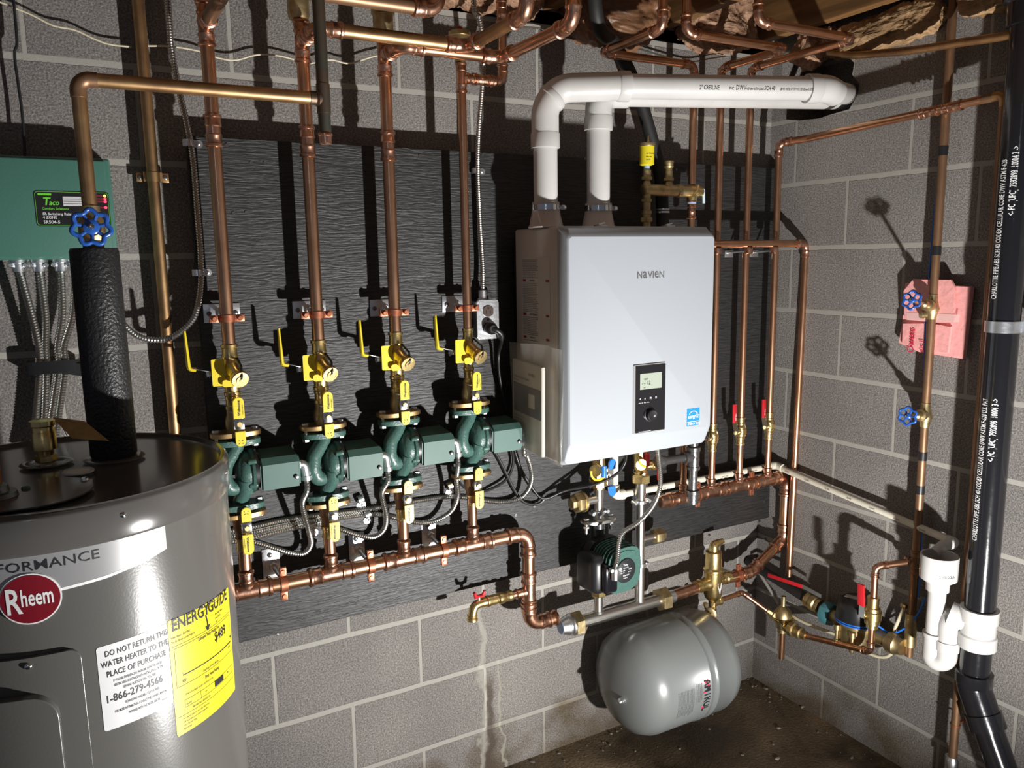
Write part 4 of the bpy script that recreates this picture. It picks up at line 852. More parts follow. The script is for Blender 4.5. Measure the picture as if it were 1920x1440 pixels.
run(root, [((px_, py_, 1.655), 'end'), ((px_, py_, ze), 'elbow'), ((xt, py_, ze), 'end')], .0113, copper_tan, copper_old, 'sweat')
run(root, [((xt, py_, 2.47), 'end'), ((xt, py_, ze), 'tee', (-1, 0, 0)), ((xt, py_, 1.800), 'end')], .0113, copper_drk, copper_drk, 'sweat')
run(root, [((xt, py_, 1.83), 'end'), ((xt, py_, 1.778), 'cap')], .0100, copper_old, copper_fit)
# ================================================================== BOILER
X0, X1, Z0, Z1, YB, YF = -1.031, -.551, 1.042, 1.640, -.085, -.300
boiler = root = thing('boiler', 'white wall hung boiler in the middle of the black board', 'boiler', ((X0+X1)/2, YB, Z0))
bm = B(); box(bm, X0, X1, YF, YB, Z0, Z1, .006, 3); obj('casing', bm, boilers, root)
for z in (Z0+.06, Z1-.06): bm = B(); box(bm, X0+.10, X1-.10, YB+.001, -BD-.0005, z-.02, z+.02, .002); obj('wall_bracket', bm, zinc, root)
fx0, fx1 = P(1065, 600, .335).x, P(1337, 600, .335).x; fz1, fz0 = 1.617, 1.086
bm = B()
def ring(y, x0, x1, z0, z1, r): w, h = x1-x0, z1-z0; return [bm.verts.new(V(((x0+x1)/2+a, y, (z0+z1)/2+b))) for a, b in rrect(w, h, r, 6)]
secs = [(YF+.001, X0-.0005, X1+.0005, Z0-.004, Z1+.0005, .010), (YF-.006, X0-.001, X1+.001, Z0-.004, Z1+.001, .012), (YF-.020, X0+.004, X1-.004, Z0+.0, Z1-.005, .016), (YF-.031, fx0-.001, fx1+.001, fz0-.008, fz1+.004, .014), (YF-.034, fx0+.001, fx1-.001, fz0-.002, fz1+.001, .012), (YF-.0365, fx0+.004, fx1-.004, fz0+.004, fz1-.003, .010)]
rs = [ring(*s) for s in secs]
for p, q in zip(rs, rs[1:]):
    for k in range(len(p)): bm.faces.new((p[k], p[(k+1) % len(p)], q[(k+1) % len(q)], q[k]))
bm.faces.new(rs[-1]); bm.faces.new(list(reversed(rs[0]))); cover = obj('front_cover', bm, boilerw, root, ang=24)
yf = -YF+.0365
def bf(px, py): return P(px, py, yf)
# name
l0, l1 = bf(1195, 515), bf(1245, 515); zb_, zt2 = bf(1220, 521.5).z, bf(1220, 508.5).z; xx = l0.x; gl = (l1.x-l0.x)
bm = B()
for k, ch in enumerate('NaVIeN'):
    vs, fs = glyphs(ch, 1); x0_, x1_ = min(v[0] for v in vs), max(v[0] for v in vs); y0_, y1_ = min(v[1] for v in vs), max(v[1] for v in vs)
    w = (.175, .155, .175, .035, .160, .175)[k]*gl; sx0 = (0, .205, .385, .575, .64, .825)[k]*gl
    vv = [bm.verts.new((xx+sx0+(x-x0_)/(x1_-x0_)*w, -yf-.0006, zb_+(y-y0_)/(y1_-y0_)*(zt2-zb_))) for x, y in vs]
    for f in fs: bm.faces.new([vv[i] for i in f])
obj('name_lettering', bm, inkg, cover, fix=False)
# control panel
ca, cb, cc = bf(1187, 685), bf(1247, 682), bf(1184, 815); cw, ch_ = cb.x-ca.x, ca.z-cc.z; c = V(((ca.x+cb.x)/2, -yf, (ca.z+cc.z)/2))
bm = B(); plate(bm, c, (1, 0, 0), (0, 0, 1), cw, ch_, .003, .002, .0006); cpn = obj('control_panel', bm, silver, root)
bm = B(); plate(bm, c+V((.002, -.003, 0)), (1, 0, 0), (0, 0, 1), cw-.008, ch_-.006, .0018, .0015, .0004); blk = obj('panel_face', bm, blackg, cpn)
bm = B(); la, lb = bf(1198, 701), bf(1238, 726); plate(bm, V(((la.x+lb.x)/2, -yf-.0048, (la.z+lb.z)/2)), (1, 0, 0), (0, 0, 1), lb.x-la.x, la.z-lb.z, .0008, .001); lc_ = obj('display', bm, lcdm, cpn)
fl_ = flat((la.x, -yf-.0058, lb.z), (1, 0, 0), (0, 0, 1)); textlines(lc_, [(.012, .025, .006, '120 F', 1), (.006, .012, .014, '- -  12', .8), (.012, .004, .005, 'psi', 1)], fl_, lcdk)
fb_ = flat((c.x-cw/2+.008, -yf-.0048, c.z), (1, 0, 0), (0, 0, 1))
textlines(blk, [(.010, -.002, .010, '<', .8), (.026, -.002, .009, '=', .8), (.044, -.002, .009, 'M', .8), (.062, -.002, .009, 'O', .8), (.008, -.0105, .0032, 'Back   Info   Menu   Power', 1), (.008, -.088, .0030, 'Navien condensing boiler control', 1)], fb_, whiteink)
kb = bf(1217, 777); bm = B(); lathe(bm, (kb.x, -yf-.0048, kb.z), (0, -1, 0), [(0, .019), (.0006, .019), (.0008, .0175), (.0012, .0165), (.010, .0155), (.012, .013), (.011, .008)], 36); obj('dial', bm, black, cpn)
bm = B(); lathe(bm, (kb.x+.006, -yf-.0155, kb.z-.002), (0, -1, 0), [(0, .0035), (.0015, .003)], 14); obj('dial_mark', bm, silver, cpn)
# energy mark
ea, eb = bf(1288, 767), bf(1311, 796); ew, eh = eb.x-ea.x, ea.z-eb.z; bm = B(); plate(bm, ((ea.x+eb.x)/2, -yf, (ea.z+eb.z)/2), (1, 0, 0), (0, 0, 1), ew, eh, .0004, .0012)
es_ = obj('blue_efficiency_mark', bm, mat('blue_mark', (.02, .22, .62), .35), root); fe = flat((ea.x, -yf-.0004, eb.z), (1, 0, 0), (0, 0, 1))
textlines(es_, [(ew*.06, eh*.055, ew*.185, 'ENERGY STAR', .86), (ew*.08, eh*.44, ew*.34, 'energy', .62)], fe, whiteink)
bm = B()
def strokes(bm, pts, w, fn):
    pr = None
    for k, (u, v) in enumerate(pts):
        a = pts[max(0, k-1)]; b = pts[min(len(pts)-1, k+1)]; L = math.hypot(b[0]-a[0], b[1]-a[1]) or 1; nx, ny = -(b[1]-a[1])/L*w/2, (b[0]-a[0])/L*w/2
        e = (bm.verts.new(fn(u-nx, v-ny)), bm.verts.new(fn(u+nx, v+ny)))
        if pr: bm.faces.new((pr[0], e[0], e[1], pr[1]))
        pr = e
strokes(bm, [(ew*(.5-.40*math.cos(t)), eh*(.46+.38*math.sin(t))) for t in [PI*k/16 for k in range(3, 14)]], ew*.04, fe)
st = [(ew*(.79+(.17 if k % 2 == 0 else .07)*math.cos(PI/2+PI*k/5)), eh*(.55+(.15 if k % 2 == 0 else .06)*math.sin(PI/2+PI*k/5))) for k in range(11)]
strokes(bm, st, ew*.035, fe); strokes(bm, [(ew*.03, eh*.235), (ew*.97, eh*.235)], ew*.03, fe); obj('star_swoosh', bm, whiteink, es_, fix=False)
# warning label on the left flank
def Xp(px, py, X): r = ray(px, py); return CAM+r*((X-CAM.x)/r.x)
sa, sb, sc = Xp(979, 482, X0), Xp(1031, 487, X0), Xp(980, 641, X0); sw, sh = sa.y-sb.y, sa.z-sc.z
bm = B(); prism(bm, [V((X0-.0002, sa.y, sa.z)), V((X0-.0002, sb.y, sa.z)), V((X0-.0002, sb.y, sc.z)), V((X0-.0002, sa.y, sc.z))], (-.0004, 0, 0)); sl = obj('warning_label', bm, mat('warning_label_paper', (.50, .46, .42), .4), root)
fs_ = flat((X0-.0008, sa.y, sc.z), (0, -1, 0), (0, 0, 1), .0002); rg = random.Random(3)
rows = []; z = sh-.004; k = 0
while z > .008:
    k += 1
    if k in (12, 30, 42): z -= .0085; rows.append((sw*.27, z, .0070, ('WARNING', 'ADVERTENCIA', 'AVERTISSEMENT')[(k//13) % 3], .8)); z -= .0020; continue
    z -= .0046; rows.append((.004, z, .0046, smallprint(rg, 19)[:int(78*(.8+.2*rg.random()))], .55))
textlines(sl, rows, fs_, inkg)
for k in range(3):
    zz = [r for r in rows if r[2] == .0070]
    if k < len(zz):
        for y0_, y1_ in ((.004, .020), (sw-.020, sw-.004)): bm = B(); z0_ = zz[k][1]-.001; vs = [bm.verts.new(fs_(u, v)) for u, v in ((y0_, z0_), (y1_, z0_), (y1_, z0_+.0065), (y0_, z0_+.0065))]; bm.faces.new(vs); obj('red_bar', bm, mat('dark_red_ink%d' % k, (.22, .015, .015), .5), sl, fix=False)
for px, py in ((1117, 413), (1243, 413)):
    q = P(px, py, .27); bm = B(); box(bm, q.x-.014, q.x+.014, YF-.004, YF+.020, Z1+.0005, Z1+.005, .001); obox(bm, (q.x, YF+.006, Z1+.008), (1, 0, .2), (0, 1, 0), (-.2, 0, 1), .020, .008, .003); obj('latch', bm, zinc, root)
# ================================================================== VENTS
VR = .0302; vy = -.214
v1x, v2x = P(1023, 330, .214).x, P(1122, 330, .214).x
def vent_collar(x, label):
    root = thing('vent_collar', label, 'vent fitting', (x, vy, Z1), 'vent collars on the boiler')
    bm = B(); lathe(bm, (x, vy, Z1), (0, 0, 1), [(0, .046), (.003, .046), (.006, .043), (.036, .0365), (.038, .036), (.064, .035)], 36); obj('adapter', bm, boilers, root)
    bm = B(); lathe(bm, (x, vy, Z1+.044), (0, 0, 1), [(0, .0362), (0, .0375), (.014, .0375), (.014, .0362)], 36, cap=False); obox(bm, (x+.040, vy-.006, Z1+.051), (1, 0, 0), (0, 1, 0), (0, 0, 1), .012, .014, .010, .001); hexn(bm, (x+.038, vy-.014, Z1+.051), (1, 0, 0), .006, .012); obj('hose_clamp', bm, chrome, root)
vent_collar(v1x, 'white vent collar with steel band on the left of the boiler top'); vent_collar(v2x, 'white vent collar with steel band under the shorter white pipe')
def atdist(px, py, s): return CAM+ray(px, py)*s   # ray has unit depth along the view axis
zA = zat(v1x, vy, 185)
A1 = atdist(1165, 162, 1.97); A2 = atdist(1512, 166, 2.06)
dA = (A2-A1).normalized()
root = thing('vent_pipe', 'printed white vent pipe from the boiler left side to the wall hole', 'vent pipe', (v1x, vy, Z1+.06))
kz = zat(v1x, vy, 212); K = V((v1x, vy, kz)); A0 = A1-dA*.005
bm = B(); cyl(bm, (v1x, vy, Z1+.05), (v1x, vy, kz-.04), VR, 32); obj('riser', bm, pvc, root)
el = fillet([(v1x, vy, kz-.060), (v1x, vy, kz+.015), K+V((.035, -.012, .060)), A0], .07, 10)
bm = B(); tube(bm, el, VR*1.14, 32)
lathe(bm, (v1x, vy, kz-.085), (0, 0, 1), [(0, VR*1.0), (0, VR*1.21), (.034, VR*1.21), (.038, VR*1.14)], 32)
lathe(bm, A0-dA*.006, dA, [(0, VR*1.14), (.004, VR*1.22), (.030, VR*1.22), (.030, VR*1.0)], 32); obj('elbow', bm, pvc, root)
bm = B(); mid = K+V((.030, -.010, .045)); lathe(bm, K+V((.012, -.004, .030)), V((.55, -.2, .6)), [(0, VR*1.14), (.002, VR*1.24), (.014, VR*1.24), (.018, VR*1.14)], 32); obj('street_joint', bm, pvc, root)
HE = A2+dA*.02
bm = B(); cyl(bm, A1, HE, VR, 32); hp = obj('crossing_run', bm, pvc, root)
# printing along the pipe, on the side facing the room
n_ = (CAM-(A1+A2)/2); n_ = (n_-dA*n_.dot(dA)).normalized(); u_ = dA.cross(n_)*-1
u_ = n_.cross(dA); LP = (A2-A1).length
def pf(t0, ang0):
    def f(u, v):
        a = v/VR+ang0; return A1+dA*(t0+u)+(n_*math.cos(a)+u_*math.sin(a))*(VR+.0004)
    return f
if u_.z < 0: u_ = -u_
s1 = LP*(1299-1165)/(1512-1165)
def ptext(s, size, t, sx=.8): text(hp, s, size, pf(t, -.17), ink, sx=sx, name='printing')
ptext('2" CRESLINE', .0150, s1, .66); ptext('PVC', .0100, s1+.080, .7); ptext('DWV', .0165, s1+.098, .72); ptext('NSF-dwv ASTM D2665', .0090, s1+.127, .56); ptext('SCH 40', .0150, s1+.176, .62); ptext('280 PSI WATER AT 73 F PVC 1120 NSF-pw-G ASTM', .0095, s1+.220, .44)
# last elbow turning into the hole
E1 = A2+dA*.012; out = V((.9, .35, -.02)).normalized(); E2 = E1+dA*.045
bm = B(); tube(bm, fillet([E1, E2, E2+out*.06], .05, 8), VR*1.14, 32); lathe(bm, E1-dA*.012, dA, [(0, VR), (0, VR*1.22), (.030, VR*1.22), (.034, VR*1.14)], 32); obj('elbow', bm, pvc, root)
bm = B(); hc_ = V((.16, Q(1535, 170, 0).y, Q(1535, 170, 0).z)); cyl(bm, E2+out*.055, hc_, VR, 24); obj('pipe_end', bm, pvc, root)
# the second, shorter vent
root = thing('vent_pipe', 'lower white vent pipe rising from the middle of the boiler behind the printed one', 'vent pipe', (v2x, vy, Z1+.06))
kz2 = zat(v2x, vy, 203); D0 = V((v2x, vy, kz2+.035)); D2 = Q(1540, 185, .05)+V((-.0, 0, 0)); dB = (D2-D0).normalized()
bm = B(); cyl(bm, (v2x, vy, Z1+.05), (v2x, vy, kz2-.03), VR, 32); obj('riser', bm, pvc, root)
bm = B(); tube(bm, fillet([(v2x, vy, kz2-.045), D0, D0+dB*.085], .055, 10), VR*1.14, 32); lathe(bm, (v2x, vy, kz2-.055), (0, 0, 1), [(0, VR), (0, VR*1.22), (.032, VR*1.22), (.036, VR*1.14)], 32); obj('elbow', bm, pvc, root)
bm = B(); cyl(bm, D0+dB*.07, D2+dB*.12, VR, 32); obj('crossing_run', bm, pvc, root)
# ================================================================== BOILER TOP FITTINGS
ty = -.148
tx = P(1212, 380, .148).x; tz = zat(tx, ty, 356); tx2 = P(1253, 345, .148).x; txr = xat(ty, tz, 1297)
root = thing('brass_manifold', 'brass fitting on the boiler top with relief valve and pale lever at its right end', 'fitting', (tx, ty, Z1))
bm = B(); lathe(bm, (tx, ty, Z1+.001), (0, 0, 1), [(0, .0125), (.018, .0125), (.019, .016), (.032, .016), (.034, .013), (.040, .013), (.041, .0155), (.050, .0155), (.052, .012), (tz-Z1, .012)], 20)
hexn(bm, (tx, ty, Z1+.020), (0, 0, 1), .0185, .013); hexn(bm, (tx, ty, tz-.034), (0, 0, 1), .0165, .010)
lathe(bm, (tx-.014, ty, tz), (1, 0, 0), [(0, .012), (.003, .0165), (txr-tx-.045, .0165), (txr-tx-.043, .019), (txr-tx-.028, .019), (txr-tx-.026, .017), (txr-tx+.014, .017)], 24)
for x in (tx, tx2): lathe(bm, (x, ty, tz+.010), (0, 0, 1), [(0, .014), (.014, .010), (.020, .010)], 18); hexn(bm, (x, ty, tz+.026), (0, 0, 1), .0165, .010); lathe(bm, (x, ty, tz+.036), (0, 0, 1), [(0, .0125), (.018, .0125)], 16)
obj('body', bm, brass_d, root)
bm = B(); lathe(bm, (txr, ty, tz), (1, 0, 0), [(-.012, .018), (.010, .0195), (.014, .0155), (.034, .0155), (.036, .014)], 24); tube(bm, [(txr-.010, ty-.014, tz-.016), (txr+.004, ty-.018, tz), (txr+.012, ty-.014, tz+.016)], .0045, 8); lathe(bm, (txr, ty, tz-.010), (0, 0, -1), [(0, .016), (.020, .0145)], 20); obj('relief_body', bm, brass, root)
bm = B(); tube(bm, fillet([(txr+.034, ty-.004, tz+.010), (txr+.040, ty-.006, tz+.004), (txr+.040, ty-.008, tz-.034)], .004), .0042, 8); obj('lever', bm, mat('pale_blue_lever', (.60, .74, .82), .4), root)
bm = B(); lathe(bm, (txr, ty, tz-.026), (0, 0, -1), [(0, .0135), (.010, .0135)], 20); obj('sealant_band', bm, bluetape, root)
run(root, [((txr, ty, tz-.034), 'end'), ((txr, ty, tz-.052), 'coup'), ((txr, ty, Z1+.001), 'end')], .0111, copper, copper_fit)
bm = B(); lathe(bm, (tx2, ty, tz+.054), (0, 0, 1), [(0, .011), (.008, .011), (.009, .0135), (.014, .015), (.016, .013), (.022, .0145), (.028, .0145)], 20); obj('plug', bm, brass_d, root)
root = thing('air_vent', 'yellow labelled automatic air vent over the boiler top', 'air vent', (tx, ty, tz+.054))
bm = B(); lathe(bm, (tx, ty, tz+.050), (0, 0, 1), [(0, .0085), (.020, .0085)], 16); obj('nipple', bm, bluetape, root)
bm = B(); lathe(bm, (tx, ty, tz+.066), (0, 0, 1), [(0, .012), (.003, .0205), (.052, .0205)], 32); can = obj('canister', bm, yellow_b, root)
bm = B(); lathe(bm, (tx, ty, tz+.118), (0, 0, 1), [(0, .0225), (.003, .0235), (.009, .0225), (.011, .016)], 32); lathe(bm, (tx+.004, ty, tz+.128), (0, 0, 1), [(0, .005), (.006, .0048), (.008, .0032), (.020, .0028)], 12); obj('vent_cap', bm, brass_d, root)
def canf(u, v): a = math.radians(-60)+u/.0205; return V((tx+.0209*math.sin(a), ty-.0209*math.cos(a), tz+.070+v))
textlines(can, [(.006, .026, .0052, 'max 150 psi 240 F', .7), (.006, .017, .0052, 'Micro vent', .7), (.006, .009, .0052, '3/4 NPT', .7)], canf, ink)
root = thing('black_hose', 'thick black hose from the ceiling running behind the white vents to the boiler top', 'hose', (P(1243, 390, .11).x, -.11, Z1))
hp_ = [V((P(1095, 0, .2).x, -.22, 2.47))]+[P(x, y, d) for x, y, d in ((1118, 30, .20), (1150, 80, .12), (1178, 130, .095), (1198, 180, .088), (1215, 235, .088), (1232, 300, .090), (1240, 350, .10))]+[V((P(1243, 395, .11).x, -.11, Z1+.002))]
bm = B(); tube(bm, spline(hp_, .02), .0185, 18); obj('hose', bm, hosem, root)
bm = B(); hq = V((P(1243, 395, .11).x, -.11, Z1+.048)); lathe(bm, hq, (0, 0, 1), [(0, .0186), (0, .0200), (.006, .0200), (.006, .0186)], 24, cap=False); lathe(bm, hq+V((0, 0, .009)), (0, 0, 1), [(0, .0186), (0, .0200), (.004, .0200), (.004, .0186)], 24, cap=False); obj('hose_clamp', bm, zinc, root)
# ================================================================== RIGHT COPPER LINES
RR = .0111
mA, mB = P(1280, 940, DR), P(1440, 892, DR); zr_ = (mA.z+mB.z)/2
XR = [xat(-DR, zat(0, -DR, 900) if False else zr_, px) for px in (1280, 1333, 1385, 1438)]
xcap, xel = xat(-DR, zr_, 1243), xat(-DR, zr_, 1474)
root = thing('copper_header', 'short thick copper header with capped end under the right side of the boiler', 'pipe', (-.4, -DR, zr_))
ps = P(1335, 1083, .17); yA = -.17
zE1 = zat(xel, -DR, 1010); sx, sz = P(1350, 1088, DR).x, P(1350, 1088, DR).z
xJ, zJ = P(1408, 1078, DR).x, sz
run(root, [((xcap-.012, -DR, zr_), 'cap')]+[((x, -DR, zr_), 'tee', (0, 0, 1), RR) for x in XR]+[((xel, -DR, zr_), 'elbow'), ((xel, -DR, zE1), 'elbow'), ((xJ, -DR, zJ), 'elbow'), ((sx+.03, -DR, sz), 'end')], RH, copper, copper_fit)
for px in (1307, 1408):
    x = xat(-DR, zr_, px); r2_ = thing('pipe_clamp', 'ring clamp on the right copper header, %s' % ('left one beside the iron drip cap' if px < 1350 else 'right one before the last riser'), 'clamp', (x, -BD, zr_))
    clamp(r2_, (x, -DR, zr_), (1, 0, 0), RH, (0, 0, 1)); bm = B(); cyl(bm, (x, -BD-.001, zr_), (x, -DR+RH, zr_), .005, 10); obj('threaded_rod', bm, zinc, r2_)
x = P(1383, 1084, DR).x; r2_ = thing('pipe_clamp', 'ring clamp on the thick copper pipe beside the brass air separator', 'clamp', (x, -.02, sz)); clamp(r2_, (x, -DR, sz), (1, 0, 0), RH, (0, 0, 1)); bm = B(); cyl(bm, (x, 0, sz), (x, -DR+RH, sz), .005, 10); obj('threaded_rod', bm, zinc, r2_)
# stub between header and boiler
root = thing('copper_stub', 'short copper stub rising from the capped header to the boiler underside', 'pipe', (XR[0], -DR, zr_))
bm = B(); cyl(bm, (XR[0], -DR, zr_+.03), (XR[0], -DR, Z0-.001), RR, 18); obj('pipe', bm, copper, root)
# right risers
rx = XR[1:]; vy_ = (820, 808, 798)
zC = [zat(rx[0], -DR, 128), zat(rx[1], -DR, 128), zat(rx[2], -DR, 268)]
rl = ('copper riser just right of the boiler, half hidden low down by its edge', 'middle one of the three full height copper risers right of the boiler', 'copper riser nearest the corner that turns along the side wall')
for k in range(3):
    zt = zC[k]; root = thing('copper_riser', rl[k], 'pipe', (rx[k], -DR, zr_+.1), 'copper risers right of the boiler')
    zv_ = zat(rx[k], -DR, vy_[k])
    nd = [((rx[k], -DR, zr_+.03), 'end')]
    if k == 0:
        pC = P(1365, 110, DR); e_ = G(1438, 92, zt); 
        run(root, nd+[((rx[0], -DR, zt), 'elbow'), ((rx[0], e_.y, zt), 'elbow'), ((G(1300, 60, zt).x, e_.y, zt), 'elbow'), ((G(1300, 60, zt).x, e_.y, 2.46), 'end')] if False else nd+[((rx[0], -DR, zt), 'end')], RR, copper, copper_fit)
    else: run(root, nd+[((rx[k], -DR, zt), 'end')], RR, copper, copper_fit)
    # ball valve
    vr = thing('ball_valve', 'brass ball valve with red lever on the %s right hand copper riser' % ('first', 'second', 'third')[k], 'valve', (rx[k], -DR, zv_), 'red lever valves on the right risers')
    bm = B(); h = .046
    lathe(bm, (rx[k], -DR, zv_-h), (0, 0, 1), [(0, RR*1.05), (.001, RR*1.3), (.006, RR*1.3), (.008, RR*1.15), (.018, RR*1.15), (.020, RR*1.3), (.024, RR*1.3), (.026, .0145), (.030, .0175), (.036, .0175), (.038, .0195), (.054, .0195), (.056, .0175), (.062, .0175), (.066, .0145), (.068, RR*1.3), (.072, RR*1.3), (.074, RR*1.15), (.084, RR*1.15), (.086, RR*1.3), (.091, RR*1.3), (.092, RR*1.05)], 8 if False else 24)
    lathe(bm, (rx[k], -DR, zv_), (-.93, -.36, 0), [(0, .014), (.018, .012), (.020, .007), (.030, .007)], 16); obj('valve_body', bm, brass, vr)
    d = V((-.93, -.36, 0)).normalized(); c = V((rx[k], -DR, zv_))+d*.030
    bm = B(); hexn(bm, c+d*.002, d, .0075, .006); obj('stem_nut', bm, chrome, vr)
    bm = B(); sd = V((-.6, .8, 0)); a = c+V((0, 0, -.004)); b = c+d*.006+V((-.006, 0, .036)); obox(bm, (a+b)/2, b-a, sd, (b-a).cross(sd), (b-a).length, .014, .0025); lv = obj('lever', bm, chrome, vr)
    bm = B(); b2_ = b+V((-.002, 0, .056)); obox(bm, (b+b2_)/2, b2_-b, V((1, 0, 0)), (b2_-b).cross(V((1, 0, 0))), .062, .016, .006, .002); obj('grip', bm, red, lv)
    text(lv, 'ball valve', .006, (lambda u, v, b=b: b+V((.003-v, -.0040, .006+u))), whiteink)
# upper parts: lines toward the joists
def gz_(px, py, z): return G(px, py, z)
# A: over the boiler
zA_ = zat(txr, ty, 122)
ea = G(1130, 100, zA_); eb = G(1238, 52, zA_); xa_ = (ea.x+eb.x)/2
root = thing('copper_line', 'copper line from the boiler relief fitting up, left and forward to the joists', 'pipe', (txr, ty, 2.0))
run(root, [((txr, ty, tz+.02), 'end'), ((txr, ty, zA_), 'elbow'), ((xa_, ty-.0, zA_), 'elbow'), ((xa_, eb.y, zA_), 'elbow'), ((xa_, eb.y, 2.47), 'end')], RR, copper, copper_fit)
# B and C: forward, then left, then up
zB_ = zC[0]
for k, (pe_, pl_, pu, lab) in enumerate((((1436, 90), (1296, 58), None, 'copper line from the first right riser jogging forward and left under the joists'), ((1556, 66), (1424, 40), None, 'copper line from the second right riser jogging forward nearest the vent hole'))):
    zq = zC[k]; e1 = G(*pe_, zq); e2_ = G(*pl_, zq); yq = (e1.y+e2_.y)/2
    root = thing('copper_line', lab, 'pipe', (rx[k], -DR, zq))
    run(root, [((rx[k], -DR, zq-.03), 'end'), ((rx[k], -DR, zq), 'elbow'), ((rx[k], yq, zq), 'elbow'), ((e2_.x, yq, zq), 'elbow'), ((e2_.x, yq, 2.47), 'end')], RR, copper, copper_fit)
# D: along the side wall
XW = -.045
zD = zC[2]; pw = Q(1752, 192, .045); yD = Q(1888, 186, .045).y
root = thing('copper_line', 'copper line running along the side wall below the white vents', 'pipe', (rx[2], -DR, zD))
xd = rx[2]
zD2 = Q(1870, 184, .045).z
run(root, [((xd, -DR, zD-.03), 'end'), ((xd, -DR, zD), 'elbow'), ((-.045, -.30, (zD+zD2)/2+.0), 'coup') if False else ((-.061, -.21, zD+.004), 'end')], RR, copper, copper_fit)
yc1, yc2 = Q(1742, 196, .061).y, Q(1786, 191, .061).y; run(root, [((-.061, -.205, zD+.004), 'end'), ((-.061, yc1, zD+.004+(zD2-zD-.004)*(yc1+.205)/(yD+.205)), 'coup'), ((-.061, yc2, zD+.004+(zD2-zD-.004)*(yc2+.205)/(yD+.205)), 'coup'), ((-.061, yD+.05, zD2), 'end')], RR, copper, copper_fit)
# front cross line with its own drop
zX = P(1450, 457, .165).z; xx1 = P(1512, 458, .165).x
root = thing('copper_line', 'copper line crossing in front of the right risers then dropping down the corner', 'pipe', (xx1, -.165, zX))
xb1 = P(1472, 1082, .165).x; zend = P(1472, 1082, .165).z
run(root, [((X1+.01, -.165, zX), 'end'), ((xx1, -.165, zX), 'elbow'), (((xx1+xb1)/2, -.165, zend), 'end')], RR, copper, copper_fit)
for k, px in enumerate((1345, 1404, 1452)):
    x = xat(-.165, zX, px); r2_ = thing('pipe_bracket', 'zinc screw bracket under the cross pipe, %s' % ('just right of the boiler', 'middle one', 'nearest the corner')[k], 'bracket', (x, -BD, zX-.02), 'brackets under the cross pipe')
    bm = B(); lathe(bm, (x-.0, -.165, zX-.030), (0, 0, 1), [(0, .008), (.002, .0135), (.020, .0135)], 16); obj('collar', bm, copper_fit, r2_)
    bm = B(); q = x+.022; box(bm, q-.018, q+.018, -BD-.004, -BD-.0003, zX-.040, zX-.018, .001); cyl(bm, (q-.006, -BD, zX-.026), (q-.006, -.150, zX-.020), .004, 8); obj('plate', bm, zinc, r2_)
# ================================================================== CONDENSATE LINE
cz = P(1310, 902, .085); 
c1_, c2_ = P(1170, 916, .10), P(1436, 886, .10); zc1 = (c1_.z+c2_.z)/2
root = thing('condensate_pipe', 'thin cream drain pipe from under the boiler round the corner to the white cup', 'drain pipe', (c1_.x, -.1, zc1))
q1 = P(1160, 912, .12); xq = q1.x; zq = zc1+.002
cup = Q(1752, 1050, .10)
e3_ = V((-.030, -.10, zc1)); e4_ = Q(1783, 1014, .035); e4_.x = -.035
for a, b in (((xq, -.10, Z0+.01), (xq, -.10, zq+.012)), ((xq+.012, -.10, zq), (e3_.x-.012, -.10, e3_.z)), (e3_+V((0, -.012, -.003)), e4_)): bm = B(); cyl(bm, a, b, .0105, 18); obj('pipe', bm, pvc_c, root)
bm = B(); el = fillet([(xq, -.10, zq+.034), (xq, -.10, zq), (xq+.034, -.10, zq)], .018); tube(bm, el, .0142, 18); lathe(bm, (xq, -.10, zq+.020), (0, 0, 1), [(0, .0142), (0, .0155), (.014, .0155), (.014, .0142)], 18, cap=False); lathe(bm, (xq+.020, -.10, zq), (1, 0, 0), [(0, .0142), (0, .0155), (.014, .0155), (.014, .0142)], 18, cap=False); obj('elbow', bm, pvc_c, root)
dS = (e4_-e3_).normalized()
bm = B(); tube(bm, fillet([e3_-V((.030, 0, 0)), e3_, e3_+dS*.032], .016), .0140, 18); obj('elbow', bm, pvc_c, root)
bm = B(); drop = Q(1757, 1034, .085); tube(bm, fillet([e4_-dS*.010, e4_+dS*.016, drop+V((0, 0, .012))+V((.02, 0, 0)), drop], .014), .0138, 18); lathe(bm, drop, (drop-e4_), [(-.006, .0138), (-.004, .0160), (.012, .0160), (.012, .0110)], 18); obj('spout_elbow', bm, pvc, root)
f_ = lambda px0, t: None
pl = root.children[1]
for k in range(5):
    a = V((xq+.16+.13*k, -.10, e3_.z-.003)); text(root, '1/2 PVC SCH40', .0065, (lambda u, v, a=a: a+V((u, -.0109+.0000, v))), inkg, sx=.7, name='printing')
sd_ = (e4_-e3_); n2_ = V((-1, 0, 0))
for k in range(7):
    a = e3_+sd_*(.08+.13*k); text(root, '1/2 PVC', .0075, (lambda u, v, a=a: a+dS*u+V((-.0109, 0, v-.003))), inkg, sx=.8, name='printing')
